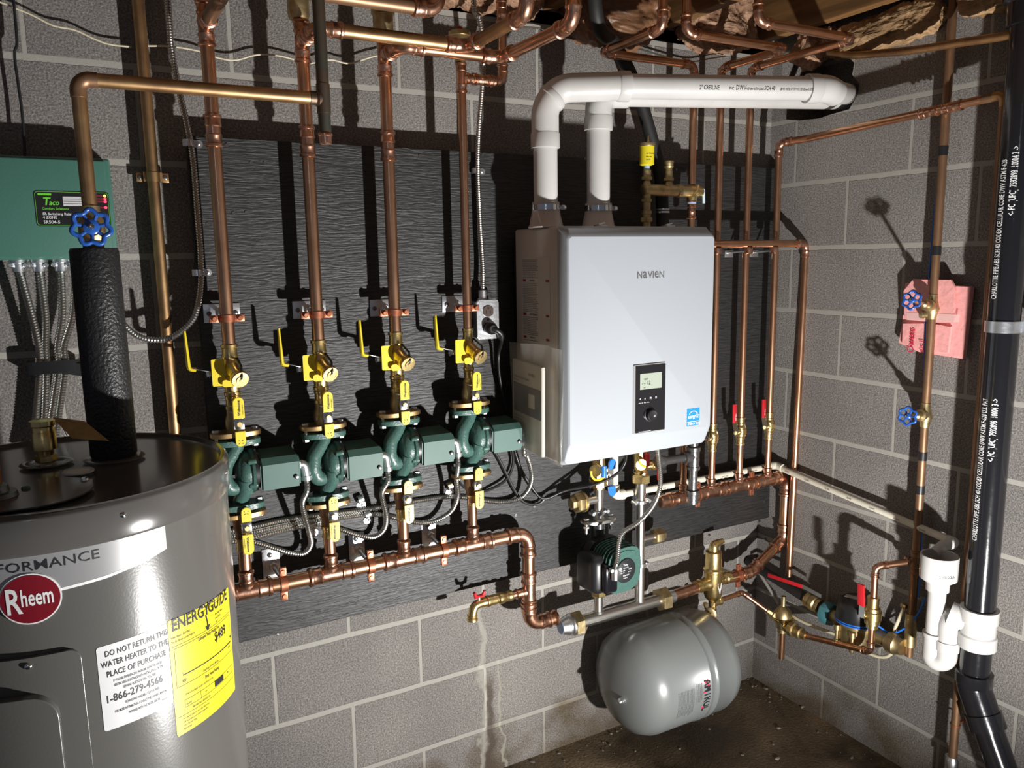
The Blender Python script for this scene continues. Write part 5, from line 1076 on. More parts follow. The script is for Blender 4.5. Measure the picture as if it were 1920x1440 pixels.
# ================================================================== IRON GAS TEE
gy = -.19
g0, g1_ = P(1238, 853, .19), P(1300, 855, .19); gx_, gzz = g1_.x, g1_.z
root = thing('gas_pipe', 'black iron gas tee with capped drip leg under the boiler right corner', 'pipe', (gx_, gy, gzz))
bm = B(); cyl(bm, (g0.x-.01, gy, gzz), (gx_-.02, gy, gzz), .0125, 18); cyl(bm, (gx_, gy, gzz-.02), (gx_, gy, P(1300, 925, .19).z), .0135, 18); cyl(bm, (gx_, gy, gzz), (gx_, gy, Z0+.002), .0135, 18); obj('pipe', bm, iron, root)
bm = B(); lathe(bm, (gx_, gy, gzz-.042), (0, 0, 1), [(0, .0195), (.010, .0205), (.011, .018), (.056, .018), (.058, .0205), (.070, .0205), (.072, .018)], 24); lathe(bm, (gx_, gy, gzz), (-1, 0, 0), [(0, .016), (.026, .0165), (.027, .0190), (.038, .0185)], 24); obj('tee', bm, iron, root)
zc_ = P(1300, 945, .19).z
bm = B(); lathe(bm, (gx_, gy, zc_), (0, 0, 1), [(0, .013), (.003, .0175), (.030, .0180), (.034, .0175), (.035, .0205), (.045, .0205), (.046, .014)], 24); obj('drip_cap', bm, iron, root)
bm = B(); lathe(bm, (g0.x-.012, gy, gzz), (1, 0, 0), [(0, .018), (.014, .0185), (.015, .0165), (.028, .0160)], 24); obj('coupling', bm, iron, root)
# ================================================================== PRIMARY LOOP BELOW THE BOILER
ly = -DR
xl = P(1122, 990, DR).x; xr2 = P(1200, 1000, DR).x
def hx(bm, o, ax, r, h): hexn(bm, o, ax, r, h)
# supply side valve (blue)
zb1 = P(1122, 916, DR).z
root = thing('isolation_valve', 'brass valve with blue handles and yellow strap under the boiler left side', 'valve', (xl, ly, zb1))
bm = B(); lathe(bm, (xl, ly, zb1), (0, 0, 1), [(0, .018), (.006, .019), (.010, .0275), (.030, .0275), (.032, .022), (.050, .0250), (.066, .0250), (.070, .020), (Z0-zb1+.002, .017)], 8); lathe(bm, (xl, ly, zb1+.062), (-.7, -.7, .1), [(0, .014), (.036, .013), (.038, .0175), (.052, .0175)], 20); obj('valve_body', bm, brass, root)
q = V((xl+.026, ly-.022, zb1+.036))
bm = B(); obox(bm, q, (1, 0, 0), (0, 1, 0), (0, 0, 1), .020, .004, .050); hexn(bm, q+V((0, -.003, .002)), (0, -1, 0), .007, .006); lv = obj('lever', bm, chrome, root)
for s in (1, -1): bm = B(); lobe(bm, q+V((-.0 , -.004, s*.026)), (s, 0, 0), (.08, 0, s), .024, .030, .007); obj('grip', bm, bluev, lv)
q2 = V((xl-.014, ly-.042, zb1+.066)); bm = B(); lathe(bm, q2, (-.3, -1, .05), [(-.004, .006), (.006, .006)], 12); tube(bm, [q2+V((0, -.004, .014)), q2+V((0, -.006, 0)), q2+V((0, -.004, -.016))], [.009, .007, .009], 12); obj('wing_handle', bm, bluev, root)
bm = B(); ar = [q2+V((-.018+.026*math.cos(a), -.004, .002+.026*math.sin(a))) for a in [math.radians(170+k*14) for k in range(14)]]; tube(bm, ar, .0032, 8); obj('strap', bm, yellow, root)
# tee with union cap
zt1, zt2_ = P(1122, 935, DR).z, P(1122, 962, DR).z
root = thing('steel_tee', 'polished steel tee with brass capped union pointing left below the blue handled valve', 'fitting', (xl, ly, zt1))
bm = B(); lathe(bm, (xl, ly, zt2_-.004), (0, 0, 1), [(0, .0140), (.004, .0145), (zb1-zt2_+.004, .0145)], 24); obj('upright', bm, steel, root)
dd = V((-1, -.0, -.0)); zt1_ = zt1
bm = B(); cyl(bm, (xl, ly, zt1_), (xl-.078, ly, zt1_), .0130, 20); obj('branch', bm, steel, root)
bm = B(); lathe(bm, (xl-.052, ly, zt1_), dd, [(0, .021), (.001, .0305), (.008, .0305)], 32); lathe(bm, (xl-.060, ly, zt1_), dd, [(0, .028), (.003, .030), (.020, .030), (.024, .026)], 6); hexn(bm, (xl-.083, ly, zt1_), dd, .0175, .015); obj('union_cap', bm, brass_d, root)
def flange_clamp(root, c, r):
    bm = B(); lathe(bm, V(c)-V((0, 0, .005)), (0, 0, 1), [(0, r), (0, r+.004), (.010, r+.004), (.010, r)], 24, cap=False)
    for s in (-1, 1): obox(bm, V(c)+V((s*(r+.009), -.004, 0)), (1, 0, 0), (0, 1, 0), (0, 0, 1), .012, .012, .008, .002); lathe(bm, V(c)+V((s*(r+.011), -.014, 0)), (0, 1, 0), [(0, .0055), (.020, .0055)], 10)
    obj('clamp_ring', bm, zinc, root)
flange_clamp(root, (xl, ly, zt2_+.004), .0145)
# oval steel flange
zf_ = P(1120, 977, DR).z; root = thing('steel_flange', 'oval steel pump flange with bolts above the dark pump', 'flange', (xl, ly, zf_))
bm = B(); pts = []
for k in range(36):
    a = 2*PI*k/36; ca, sa = math.cos(a), math.sin(a); rr_ = 1/((abs(ca)/.058)**2.6+(abs(sa)/.032)**2.6)**(1/2.6); pts.append(V((xl+rr_*ca, ly+rr_*sa, zf_)))
prism(bm, pts, (0, 0, .008), .002); lathe(bm, (xl, ly, zf_+.006), (0, 0, 1), [(0, .019), (.010, .0155), (.022, .0145)], 24); obj('plate', bm, steel, root)
for s in (-1, 1): bm = B(); hexn(bm, (xl+s*.043, ly, zf_+.009), (0, 0, 1), .009, .006); cyl(bm, (xl+s*.043, ly, zf_), (xl+s*.043, ly, zf_-.032), .0045, 10); hexn(bm, (xl+s*.043, ly, zf_-.016), (0, 0, 1), .009, .007); obj('bolt', bm, zinc, root)
# dark pump, motor toward the room and right
pc = P(1140, 1050, .16); pz = pc.z
ax_ = V((.10, -.99, -.03)).normalized()
po = V((xl, ly, pz))
root = thing('boiler_pump', 'dark circulator pump with finned motor and round label plate below the boiler', 'pump', po)
bm = B(); lathe(bm, po-ax_*.045, ax_, [(0, .030), (.010, .044), (.030, .050), (.045, .050)], 32); tube(bm, [(xl, ly, zf_-.001), (xl, ly, pz+.03)], .020, 20); tube(bm, [(xl, ly, pz-.03), (xl, ly, P(1120, 1097, DR).z)], .019, 20); obj('volute', bm, cuff, root)
upv = V((0, 0, 1)); side = ax_.cross(upv).normalized(); upv = side.cross(ax_)
if side.x < 0: side = -side
sec = []
for k in range(24):
    a = 2*PI*(k+.5)/24; ca, sa = math.cos(a), math.sin(a); rr_ = 1/((abs(ca)/.066)**3.4+(abs(sa)/.070)**3.4)**(1/3.4); sec.append((rr_*ca, rr_*sa))
bm = B(); prism(bm, [po+side*a+upv*b for a, b in sec], ax_*.036, .004); obj('motor_base', bm, black, root)
bm = B(); prism(bm, [po+ax_*.035+side*a*.84+upv*b*.84 for a, b in sec], ax_*.082, .003); motor = obj('motor', bm, pumpg, root)
for k in range(7):
    bm = B(); c = po+ax_*(.044+k*.0112); w = 1.0-.02*max(0, k-4)
    prism(bm, [c+side*a*w+upv*b*w for a, b in sec], ax_*.0032, .0008); obj('fin', bm, pumpg, motor)
c = po+ax_*.117
bm = B(); lathe(bm, c, ax_, [(0, .037), (.004, .036), (.006, .033)], 36); lbl = obj('label_plate', bm, cuff, root)
pf_ = (lambda u, v: c+ax_*.0068+side*u+upv*v)
textlines(lbl, [(-.014, .017, .009, 'Taco', 1), (-.014, .010, .004, 'CIRCULATOR', .8), (-.024, .002, .0045, 'MAX 125 PSI', .7), (.006, .002, .007, '115V', .8), (-.024, -.004, .0045, '60 Hz  1PH', .7), (.006, -.005, .0045, '0.79 A', .8), (-.014, -.014, .006, 'Model 0015', .8), (-.013, -.021, .0045, 'Cranston RI', .7)], pf_, whiteink)
# black wiring box on the left flank of the motor
bc = po+V((-.056, 0, -.008))
bm = B(); box(bm, bc.x-.034, bc.x+.030, ly-.105, ly-.002, bc.z-.062, bc.z+.052, .024, 4); obj('wiring_box', bm, black, root)
cc = V((bc.x+.012, ly-.108, bc.z-.006))
bm = B(); box(bm, cc.x-.022, cc.x+.026, cc.y-.018, cc.y+.024, cc.z-.046, cc.z+.040, .010, 3); obj('terminal_cover', bm, blackg, root)
bm = B(); cn = V((cc.x+.006, cc.y-.026, cc.z+.020)); lathe(bm, cn-V((0, 0, .020)), (0, 0, 1), [(0, .0105), (.022, .0115), (.030, .0115), (.034, .0095)], 16)
for s_ in (-1, 1): lathe(bm, cn+V((s_*.014, -.008, .010)), (0, 1, 0), [(0, .0055), (.012, .0055)], 10)
obj('conduit_connector', bm, zinc, root)
r2_ = thing('armored_cable', 'armored cable curving from under the boiler across to the dark pump', 'cable', cn)
bm = B(); w0 = xat(-.24, Z0, 1236)
flex(bm, [cn+V((0, 0, .014)), cn+V((.006, -.002, .034))]+[P(x, y, d) for x, y, d in ((1165, 1003, .245), (1196, 980, .25), (1222, 952, .245), (1236, 920, .235), (1238, 885, .23))]+[V((w0, -.225, Z0+.005))], .0073); obj('armor', bm, armor, r2_)
# brass nut and steel stub
root = thing('union_stub', 'brass union and steel stub joining the dark pump to the lower steel header', 'fitting', (xl, ly, pz-.08))
zn0, zn1 = P(1120, 1117, DR).z, P(1120, 1098, DR).z
HZm = (P(1085, 1163, DR).z+P(1230, 1130, DR).z)/2
bm = B(); lathe(bm, (xl, ly, zn0), (0, 0, 1), [(0, .0200), (.003, .0235), (.018, .0235), (.022, .0195), (.040, .0200)], 6); lathe(bm, (xl, ly, zn1), (0, 0, 1), [(0, .017), (.004, .021), (.012, .021)], 8); obj('union_nut', bm, brass, root)
bm = B(); cyl(bm, (xl, ly, HZm+.016), (xl, ly, zn0+.004), .0135, 20); lathe(bm, (xl, ly, HZm+.015), (0, 0, 1), [(0, .0175), (.006, .0150)], 20); obj('stub', bm, steel, root)
# return side
zr1, zr0 = P(1200, 883, DR).z, P(1200, 905, DR).z
root = thing('isolation_valve', 'brass valve with red handles and yellow tag under the boiler middle', 'valve', (xr2, ly, zr0))
bm = B(); lathe(bm, (xr2, ly, zr0), (0, 0, 1), [(0, .0240), (.003, .0290), (.024, .0290), (.028, .0245)], 6); lathe(bm, (xr2, ly, zr0+.025), (0, 0, 1), [(0, .021), (.010, .0215), (.014, .0170), (.024, .0230), (Z0-zr0-.024, .0230)], 8); lathe(bm, (xr2, ly, zr0+.052), (1, -.25, 0), [(0, .013), (.034, .013), (.036, .016), (.046, .016)], 18); obj('valve_body', bm, brass, root)
bm = B(); obox(bm, (xr2-.002, ly-.034, zr0+.078), (1, 0, 0), (0, 1, 0), (0, 0, 1), .014, .008, .040, .002); obj('handle', bm, red, root)
q = V((xr2+.052, ly-.020, zr0+.040)); bm = B(); tube(bm, [q+V((0, 0, .046)), q+V((.002, -.004, .026)), q+V((0, 0, .006)), q+V((.001, -.004, -.018)), q+V((0, 0, -.034))], [.004, .008, .003, .008, .004], 10); obj('wing_handle', bm, red, root)
bm = B(); q = V((xr2-.022, ly-.030, zr0+.066)); lathe(bm, q, (-.3, -1, 0), [(0, .017), (.003, .017)], 28); tg = obj('hose_cap', bm, brass, root)
bm = B(); tube(bm, [q+V((-.013, -.006, .015)), q+V((-.004, -.007, 0)), q+V((.010, -.007, -.006))], .0030, 8); obj('strap', bm, yellow, tg)
root = thing('steel_riser', 'upright steel pipe with side branch between the red valve and lower header', 'pipe', (xr2, ly, HZm))
bm = B(); lathe(bm, (xr2, ly, HZm+.014), (0, 0, 1), [(0, .0175), (.006, .0145), (zr0-HZm-.060, .0145), (zr0-HZm-.050, .0165), (zr0-HZm-.014, .0165)], 24); obj('pipe', bm, steel, root)
zbr = P(1200, 1012, DR).z
bm = B(); cyl(bm, (xr2, ly, zbr), (xr2+.060, ly, zbr), .0125, 20); obj('branch', bm, steel, root)
bm = B(); lathe(bm, (xr2+.052, ly, zbr), (1, 0, 0), [(0, .018), (.001, .0225), (.008, .0240), (.026, .0240), (.030, .0210), (.034, .0170), (.040, .0165)], 6); obj('union_cap', bm, brass_d, root)
flange_clamp(root, (xr2, ly, P(1200, 940, DR).z), .0150); flange_clamp(root, (xr2, ly, P(1202, 1057, DR).z), .0145)
# lower header
hx0, hx1 = P(1082, 1165, DR).x, P(1240, 1128, DR).x
root = thing('steel_header', 'thick brushed steel header with large brass union nuts at both ends', 'pipe', (hx0, ly, HZm))
bm = B(); cyl(bm, (hx0-.004, ly, HZm), (hx1+.006, ly, HZm), .0190, 32); obj('pipe', bm, steel, root)
for x, s in ((hx0, -1), (hx1, 1)):
    bm = B(); lathe(bm, (x-s*.012, ly, HZm), (s, 0, 0), [(0, .0225), (.001, .034), (.004, .0375), (.030, .0375), (.034, .033)], 6); obj('union_nut', bm, brass_d, root)
bm = B(); lathe(bm, (hx0-.018, ly, HZm), (-1, 0, 0), [(0, .0320), (.008, .0320), (.012, .0270), (.018, .0290), (.030, .0240), (.040, .0225)], 32); obj('union_body', bm, zinc, root)
bm = B(); lathe(bm, (hx0-.055, ly, HZm), (-1, 0, 0), [(0, .0200), (.004, .0195)], 24); obj('sealant_band', bm, bluetape, root)
bm = B(); lathe(bm, (hx1+.018, ly, HZm), (1, 0, 0), [(0, .0230), (.008, .0225), (.012, .0205), (.030, .0195)], 24); obj('nipple', bm, zinc, root)
bm = B(); cyl(bm, (hx1+.040, ly, HZm), (sx-.035, ly, sz), RH, 24); obj('copper_pipe', bm, copper_fit, root)
# ================================================================== AIR SEPARATOR
AX = P(1337, 1085, DR).x; za = lambda py: zat(AX, ly, py)
root = thing('air_separator', 'tall brass air separator with side spout on top and shield sticker', 'air separator', (AX, ly, za(1128)))
bm = B(); z0_, z1_ = za(1128), za(1034)
H = z1_-z0_
lathe(bm, (AX, ly, z0_), (0, 0, 1), [(0, .013), (.006, .015), (.014, .024), (.028, .0295), (H*.60, .0295), (H*.62, .033), (H*.66, .033), (H*.68, .0300), (H*.70, .0275), (H, .0262), (H+.002, .022)], 40)
lathe(bm, (AX, ly, z1_), (0, 0, 1), [(0, .016), (.018, .0155), (.026, .012)], 24); tube(bm, fillet([(AX, ly, z1_+.010), (AX-.001, ly, z1_+.026), (AX+.032, ly-.004, z1_+.032)], .010), [.015]*9+[.010], 16) if False else tube(bm, [(AX, ly, z1_+.012), (AX+.004, ly, z1_+.024), (AX+.018, ly-.002, z1_+.028), (AX+.036, ly-.004, z1_+.031)], [.0155, .0140, .0115, .0085], 16)
lathe(bm, (AX, ly, sz), (-1, 0, 0), [(0, .024), (.030, .0225), (.034, .0205), (.052, .0200), (.054, RH*1.24), (.058, RH*1.24), (.060, RH*1.1), (.074, RH*1.1)], 24)
lathe(bm, (AX, ly, sz+.004), (1, 0, 0), [(0, .024), (.030, .0215), (.034, .0195), (.050, RH*1.15), (.052, RH*1.24), (.056, RH*1.24), (.058, RH*1.1), (.070, RH*1.1)], 24)
obj('body', bm, brass, root)
bm = B(); q = V((AX+.004, ly-.0272, za(1097))); vs = [bm.verts.new(V((AX+.0302*math.sin(a+.12), ly-.0302*math.cos(a+.12), q.z+v))) for a, v in ((-.28, .016), (.28, .016), (.34, .008), (.22, -.004), (.06, -.020), (-.06, -.020), (-.22, -.004), (-.34, .008))]; bm.faces.new(vs); bmesh.ops.solidify(bm, geom=bm.faces[:], thickness=-.0006); obj('shield_sticker', bm, white, root)
# fill tee below
root = thing('fill_tee', 'brass tee with small capped drain port under the air separator', 'fitting', (AX, ly, za(1140)))
zt_f = za(1137)
bm = B(); lathe(bm, (AX, ly, za(1168)), (0, 0, 1), [(0, .013), (.004, .0150), (.020, .0150), (.022, .0125), (za(1128)-za(1168)+.004, .0125)], 8); lathe(bm, (AX, ly, zt_f+.012), (1, 0, .05), [(0, .0135), (.024, .0135), (.026, .0155), (.034, .0155)], 18); lathe(bm, (AX, ly, zt_f-.010), (-.8, -.6, 0), [(0, .0145), (.024, .0140), (.026, .0175), (.030, .0175)], 20); obj('body', bm, brass, root)
q = V((AX, ly, zt_f-.010))+V((-.8, -.6, 0)).normalized()*.030
bm = B(); lathe(bm, q, (-.8, -.6, 0), [(0, .017), (.002, .0205), (.009, .0205), (.011, .016), (.0112, .008), (.016, .007)], 20); obj('hose_cap', bm, brass_d, root)
for s in (-1, 1): bm = B(); tube(bm, [(AX-.020+s*.012-.006, ly-.010, zt_f+.006), (AX-.022+s*.015-.006, ly-.012, zt_f+.026)], [.0040, .0075], 8); obj('wing', bm, brass_d, root)
root = thing('copper_stub', 'short copper tube dropping from the fill tee behind the grey expansion tank', 'pipe', (AX, ly, za(1210)))
bm = B(); cyl(bm, (AX, ly, za(1165)), (AX, ly, za(1225)), .0111, 18); obj('pipe', bm, copper_tan, root)
# thin copper to the fill valve
fx_ = P(1468, 1150, .10).x; fy_ = -.10
FV = Q(1468, 1150, .09)
root = thing('copper_line', 'thin copper tube stepping from the fill tee to the bell shaped fill valve', 'pipe', (AX+.03, ly, zt_f))
pA = V((AX+.034, ly, zt_f+.014)); pB = P(1392, 1108, .125); pC_ = Q(1446, 1143, .09)
pB.z = pA.z+.004
run(root, [(pA, 'end'), (pB, 'elbow'), (V((FV.x, FV.y, zat(FV.x, FV.y, 1185)+.036))+(pB-V((FV.x, FV.y, zat(FV.x, FV.y, 1185)+.036))).normalized()*.060, 'end')], .0080, copper, copper_fit)
# fill valve
root = thing('fill_valve', 'brass bell shaped pressure fill valve near the corner', 'valve', FV)
fz = lambda py: zat(FV.x, FV.y, py)
b0 = fz(1185); bm = B()
lathe(bm, (FV.x, FV.y, b0), (0, 0, 1), [(0, .0125), (.012, .0125), (.014, .017), (.034, .022), (.036, .022)], 28)
lathe(bm, (FV.x, FV.y, b0+.044), (0, 0, 1), [(0, .024), (.006, .0235), (.016, .0200), (.026, .0120), (.030, .0070), (.034, .0062), (.056, .0058)], 28)
da = pB-V((FV.x, FV.y, b0+.036)); da.normalize(); db = V((0, -1, -.0))
lathe(bm, V((FV.x, FV.y, b0+.028)), da, [(0, .013), (.024, .011), (.026, .0135), (.034, .0135), (.036, .009), (.050, .009)], 8)
lathe(bm, V((FV.x, FV.y, b0+.022)), db, [(0, .016), (.026, .0145), (.028, .020), (.040, .020), (.042, .015), (.050, .015), (.052, .0165), (.062, .0165), (.064, .012), (.078, .012)], 8)
for v in bm.verts: v.co = V((FV.x, FV.y, b0))+(v.co-V((FV.x, FV.y, b0)))*1.28
obj('body', bm, brass_d, root)
bm = B(); pts = [V((FV.x+.032*math.cos(a+PI/4), FV.y+.032*math.sin(a+PI/4), b0+.035)) for a in (0, PI/2, PI, 3*PI/2)]; prism(bm, pts, (0, 0, .003), 0); prism(bm, [p+V((0, 0, .0045)) for p in pts], (0, 0, .003), 0)
for p in pts: c = V((FV.x, FV.y, 0)); lathe(bm, p*.84+V((FV.x, FV.y, p.z))*.16+V((0, 0, -.004)), (0, 0, 1), [(0, .004), (.014, .004)], 8)
for v in bm.verts: v.co = V((FV.x, FV.y, b0))+(v.co-V((FV.x, FV.y, b0)))*1.28
obj('diaphragm_flange', bm, brass, root)
k_fill = 1
bm = B(); cyl(bm, (FV.x, FV.y, fz(1234)), (FV.x, FV.y, b0+.003), .0111, 20); obj('outlet_tube', bm, copper, root)
# line to the ball valve
LV0 = V((FV.x, FV.y-.095, b0+.028)); LV1 = Q(1632, 1222, .138); LVy = LV1.y
BVx = LV1.x
root = thing('copper_line', 'copper line sloping along the side wall from fill valve to red lever valve', 'pipe', (BVx, LVy, LV1.z))
zq_ = lambda py: zat(BVx, LVy, py)
t0 = Q(1700, 1054, .06)
run(root, [(LV0, 'end'), (V((BVx, LVy, LV1.z)), 'elbow'), (V((BVx, LVy, zq_(1062))), 'elbow'), (V((-.062, t0.y, t0.z)), 'end')], .0095, copper, copper_fit)
vr = thing('ball_valve', 'brass ball valve with upright red lever beside the black water meter', 'valve', (BVx, LVy, zq_(1155)))
zv_ = zq_(1152)
bm = B(); lathe(bm, (BVx, LVy, zv_-.036), (0, 0, 1), [(0, .0125), (.010, .0125), (.012, .0165), (.022, .0165), (.024, .019), (.044, .019), (.046, .0165), (.054, .0155), (.056, .012), (.076, .012), (.077, .013), (.082, .013)], 24); lathe(bm, (BVx, LVy, zv_), (-.9, .2, 0), [(0, .013), (.020, .012), (.022, .006), (.030, .006)], 14); obj('valve_body', bm, brass, vr)
bm = B(); q = V((BVx-.026, LVy+.006, zv_)); obox(bm, q+V((-.003, 0, .014)), (0, 0, 1), (0, 1, 0), (1, 0, .15), .034, .014, .003); lv = obj('lever', bm, chrome, vr)
bm = B(); obox(bm, q+V((-.006, .002, .056)), (0, .06, 1), (0, 1, 0), (1, 0, 0), .056, .017, .006, .002); obj('grip', bm, red, lv)
# ================================================================== WATER METER
MC = Q(1606, 1165, .07); MC = V((-.068, MC.y, MC.z)); mz = lambda py: zat(MC.x, MC.y, py)
MS = 1.22
root = thing('water_meter', 'brass water meter with black domed register against the side wall', 'meter', MC)
mb = mz(1197); bm = B(); lathe(bm, (MC.x, MC.y, mb), (0, 0, 1), [(0, .030), (.004, .040), (.012, .043), (.050, .043), (.052, .047), (.058, .047)], 40)
cyl(bm, (MC.x+.012, MC.y-.085, mb+.036), (MC.x+.012, MC.y+.085, mb+.036), .018, 24); obj('body', bm, brass_d, root)
bm = B(); lathe(bm, (MC.x, MC.y, mb+.058), (0, 0, 1), [(0, .049), (.006, .052), (.036, .048), (.050, .046), (.056, .040), (.060, .018)], 40); reg = obj('register', bm, black, root)
bm = B(); q = V((MC.x-.008, MC.y+.010, mb+.1185)); obox(bm, q, (.3, -1, 0), (1, .3, 0), (0, 0, 1), .036, .018, .001); obj('register_label', bm, mat('meter_label', (.35, .33, .28), .5), reg)
for k in range(2): bm = B(); tube(bm, [(MC.x+.0515*math.cos(a), MC.y+.0515*math.sin(a), mb+.060+k*.005) for a in [math.radians(t) for t in range(80, 300, 12)]], .0016, 6); obj('seal_wire', bm, bluev, root)
for s, a in ((1, 2.5), (-1, 3.6)): bm = B(); q = V((MC.x+.047*math.cos(a), MC.y+.047*math.sin(a), mb-.006)); lathe(bm, q, (0, 0, 1), [(0, .006), (.004, .007), (.012, .007), (.014, .005), (.036, .005), (.038, .008), (.052, .008)], 12); obj('bolt', bm, brass_d, root)
bm = B(); lathe(bm, (MC.x+.012, MC.y+.080, mb+.036), (0, 1, 0), [(0, .028), (.004, .031), (.026, .031), (.030, .026)], 8); obj('coupling_nut', bm, teal, root)
bm = B(); lathe(bm, (MC.x+.012, MC.y-.080, mb+.036), (0, -1, 0), [(0, .022), (.004, .026), (.024, .026), (.028, .022), (.040, .020)], 10); obj('outlet_nut', bm, brass_d, root)
root.scale = (MS, MS, MS); vr.scale = (1.3, 1.3, 1.15)
# black service line with red lever, toward the corner
s0 = V((-.056, MC.y+.11, mb+.036)); s1_ = Q(1430, 1068, .05); s1_ = V((-.056, s1_.y, s1_.z))
root = thing('service_pipe', 'dark service pipe with red lever stop valve running into the corner', 'pipe', s0)
bm = B(); tube(bm, [s0, s0+(s1_-s0)*.5, s1_, V((-.05, -.01, s1_.z+.008))], .0165, 18); obj('pipe', bm, hosem, root)
dl = (s1_-s0).normalized(); bm = B(); lathe(bm, s0+dl*.035, dl, [(0, .018), (.002, .024), (.012, .024), (.014, .020), (.020, .026), (.034, .026), (.036, .020), (.046, .024), (.056, .024)], 20); obj('stop_valve', bm, brass_d, root)
q = Q(1478, 1095, .10); bm = B(); a, b = Q(1505, 1100, .085), Q(1440, 1078, .10); obox(bm, (a+b)/2, b-a, (0, 0, 1), (b-a).cross(V((0, 0, 1))), (b-a).length, .013, .004, .001); lv = obj('red_lever', bm, red, root)
bm = B(); a2 = Q(1540, 1118, .07); obox(bm, (a+a2)/2, a2-a, (0, 0, 1), (a2-a).cross(V((0, 0, 1))), (a2-a).length, .012, .003); obj('lever_arm', bm, zinc, root)
root = thing('grey_tube', 'grey plastic tube slanting from the corner to the fill valve', 'tube', Q(1424, 1078, .06))
bm = B(); tube(bm, [Q(1420, 1068, .05), Q(1440, 1100, .06), Q(1460, 1132, .065)], .0055, 10); obj('tube', bm, mat('grey_tube_plastic', (.33, .31, .28), .4), root)
root = thing('cream_cable', 'cream cable draped along the side wall below the water meter up to a wall clip', 'cable', Q(1495, 1155, .06))
bm = B(); tube(bm, spline([Q(x, y, d) for x, y, d in ((1478, 1150, .06), (1510, 1168, .065), (1560, 1187, .06), (1600, 1206, .05), (1632, 1226, .045), (1658, 1232, .04), (1674, 1222, .04), (1679, 1200, .04), (1678, 1180, .04), (1686, 1160, .04), (1695, 1140, .04))], .008), .0052, 10); obj('cable', bm, cream, root)
bm = B(); obox(bm, Q(1695, 1136, .035), (0, 1, 0), (1, 0, 0), (0, 0, 1), .018, .014, .014, .003); obj('clip', bm, brass_d, root)
bm = B(); tube(bm, spline([Q(x, y, d) for x, y, d in ((1590, 1148, .10), (1618, 1155, .10), (1650, 1176, .06), (1672, 1188, .05), (1700, 1175, .045), (1722, 1150, .04), (1735, 1120, .03))], .008), .0028, 8); tag(obj('thin_wire', bm, bluev), 'dark blue wire looping from the meter toward the white drain cup', 'wire')
# ================================================================== EXPANSION TANK
TR = .162; TY = -.172
tc = P(1240, 1257, .172)
tl_ = P(1140, 1270, .172); trr = P(1356, 1225, .172)
TZ = P(1250, 1256, .172).z
root = thing('expansion_tank', 'grey steel expansion tank lying on its side low against the block wall', 'tank', (tc.x, TY, TZ))
tx0, tx1 = xat(TY, TZ, 1146), xat(TY, TZ, 1338); L = tx1-tx0
prof = [(0, .002), (.002, .04), (.012, .085), (.030, .122), (.055, .148), (.085, TR-.002), (.100, TR), (L*.60, TR), (L*.605, TR+.003), (L*.62, TR+.003), (L*.625, TR), (L*.67, TR), (L*.675, TR+.003), (L*.69, TR+.003), (L*.695, TR), (L-.060, TR), (L-.030, TR-.010), (L-.010, TR-.035), (L, TR-.075), (L+.006, .02)]
bm = B(); lathe(bm, (tx0, TY, TZ), (1, 0, 0), prof, 72, ); obj('shell', bm, tankg, root, ang=60)
qn = P(1163, 1281, .235)
bm = B(); lathe(bm, (tx0+.012, TY-.050, TZ-.012), (-1, -.25, -.05), [(0, .017), (.004, .0165), (.006, .0105), (.018, .010), (.020, .007), (.026, .004)], 20); obj('air_valve_cap', bm, zinc, root)
def tf(t, a0): return lambda u, v: V((tx0+t+v*1.0, TY-(TR+.0008)*math.cos(a0-u/TR), TZ+(TR+.0008)*math.sin(a0-u/TR)))
A0_ = math.radians(6)
t_ = L*.40
textlines(root, [(-.022, 0, .042, 'AMTROL', .62)], tf(L*.545, A0_), ink, 'lettering')
bm = B(); fn = tf(L*.50, A0_); strokes(bm, [(.012, .018), (.070, .018)], .010, fn); strokes(bm, [(-.022, .030), (-.002, .048), (-.004, .030)], .005, fn); strokes(bm, [(-.020, .018), (-.004, .034)], .004, fn); obj('red_mark', bm, redink, root, fix=False)
rg = random.Random(11)
textlines(root, [(-.018, -.006*k, .0052, smallprint(rg, 9)[:44], .6) for k in range(4)]+[(-.010, -.030-.0052*k, .0046, smallprint(rg, 16)[:70], .62) for k in range(12)], tf(L*.515, A0_), inkg, 'fine_print')
for z0_, dz_ in ((-.10, 0), (.0, 0)): pass
bm = B(); box(bm, tx0+L*.45, tx0+L*.55, -.012, -.0005, TZ-.10, TZ+.10, .002); obj('wall_strap', bm, zinc, root)
# ================================================================== SIDE WALL
XP = -.034
ya_, yb_ = Q(1783, 60, .05), Q(1690, 1180, .05); yP = (Q(1745, 540, .05).y+Q(1770, 200, .05).y+Q(1725, 780, .05).y)/3
zs = lambda py: zat(XP, yP, py)
root = thing('old_water_riser', 'brown copper riser with black tape bands on the side wall', 'pipe', (XP, yP, 1.2))
bm = B(); cyl(bm, (XP, yP, zs(1230)), (XP, yP, 2.30), .0111, 20); obj('pipe', bm, copper_old, root)
for py in (283, 470, 855, 918): bm = B(); z = zs(py); cyl(bm, (XP, yP, z-.012), (XP, yP, z+.012), .0120, 20); obj('tape_band', bm, black, root)
bm = B(); fit_straight(bm, V((XP, yP, zs(1054))), (0, 0, 1), .0111, 'press', .014); fit_branch(bm, V((XP, yP, zs(1054))), (-.15, .9, -.0), .0111, .0095, 'press'); obj('tee', bm, copper_old, root)
bm = B(); q = V((XP, yP, zs(1150))); cyl(bm, q, q+V((0, 0, -.10)), .017, 16); obj('lower_sleeve', bm, brass_d, root)
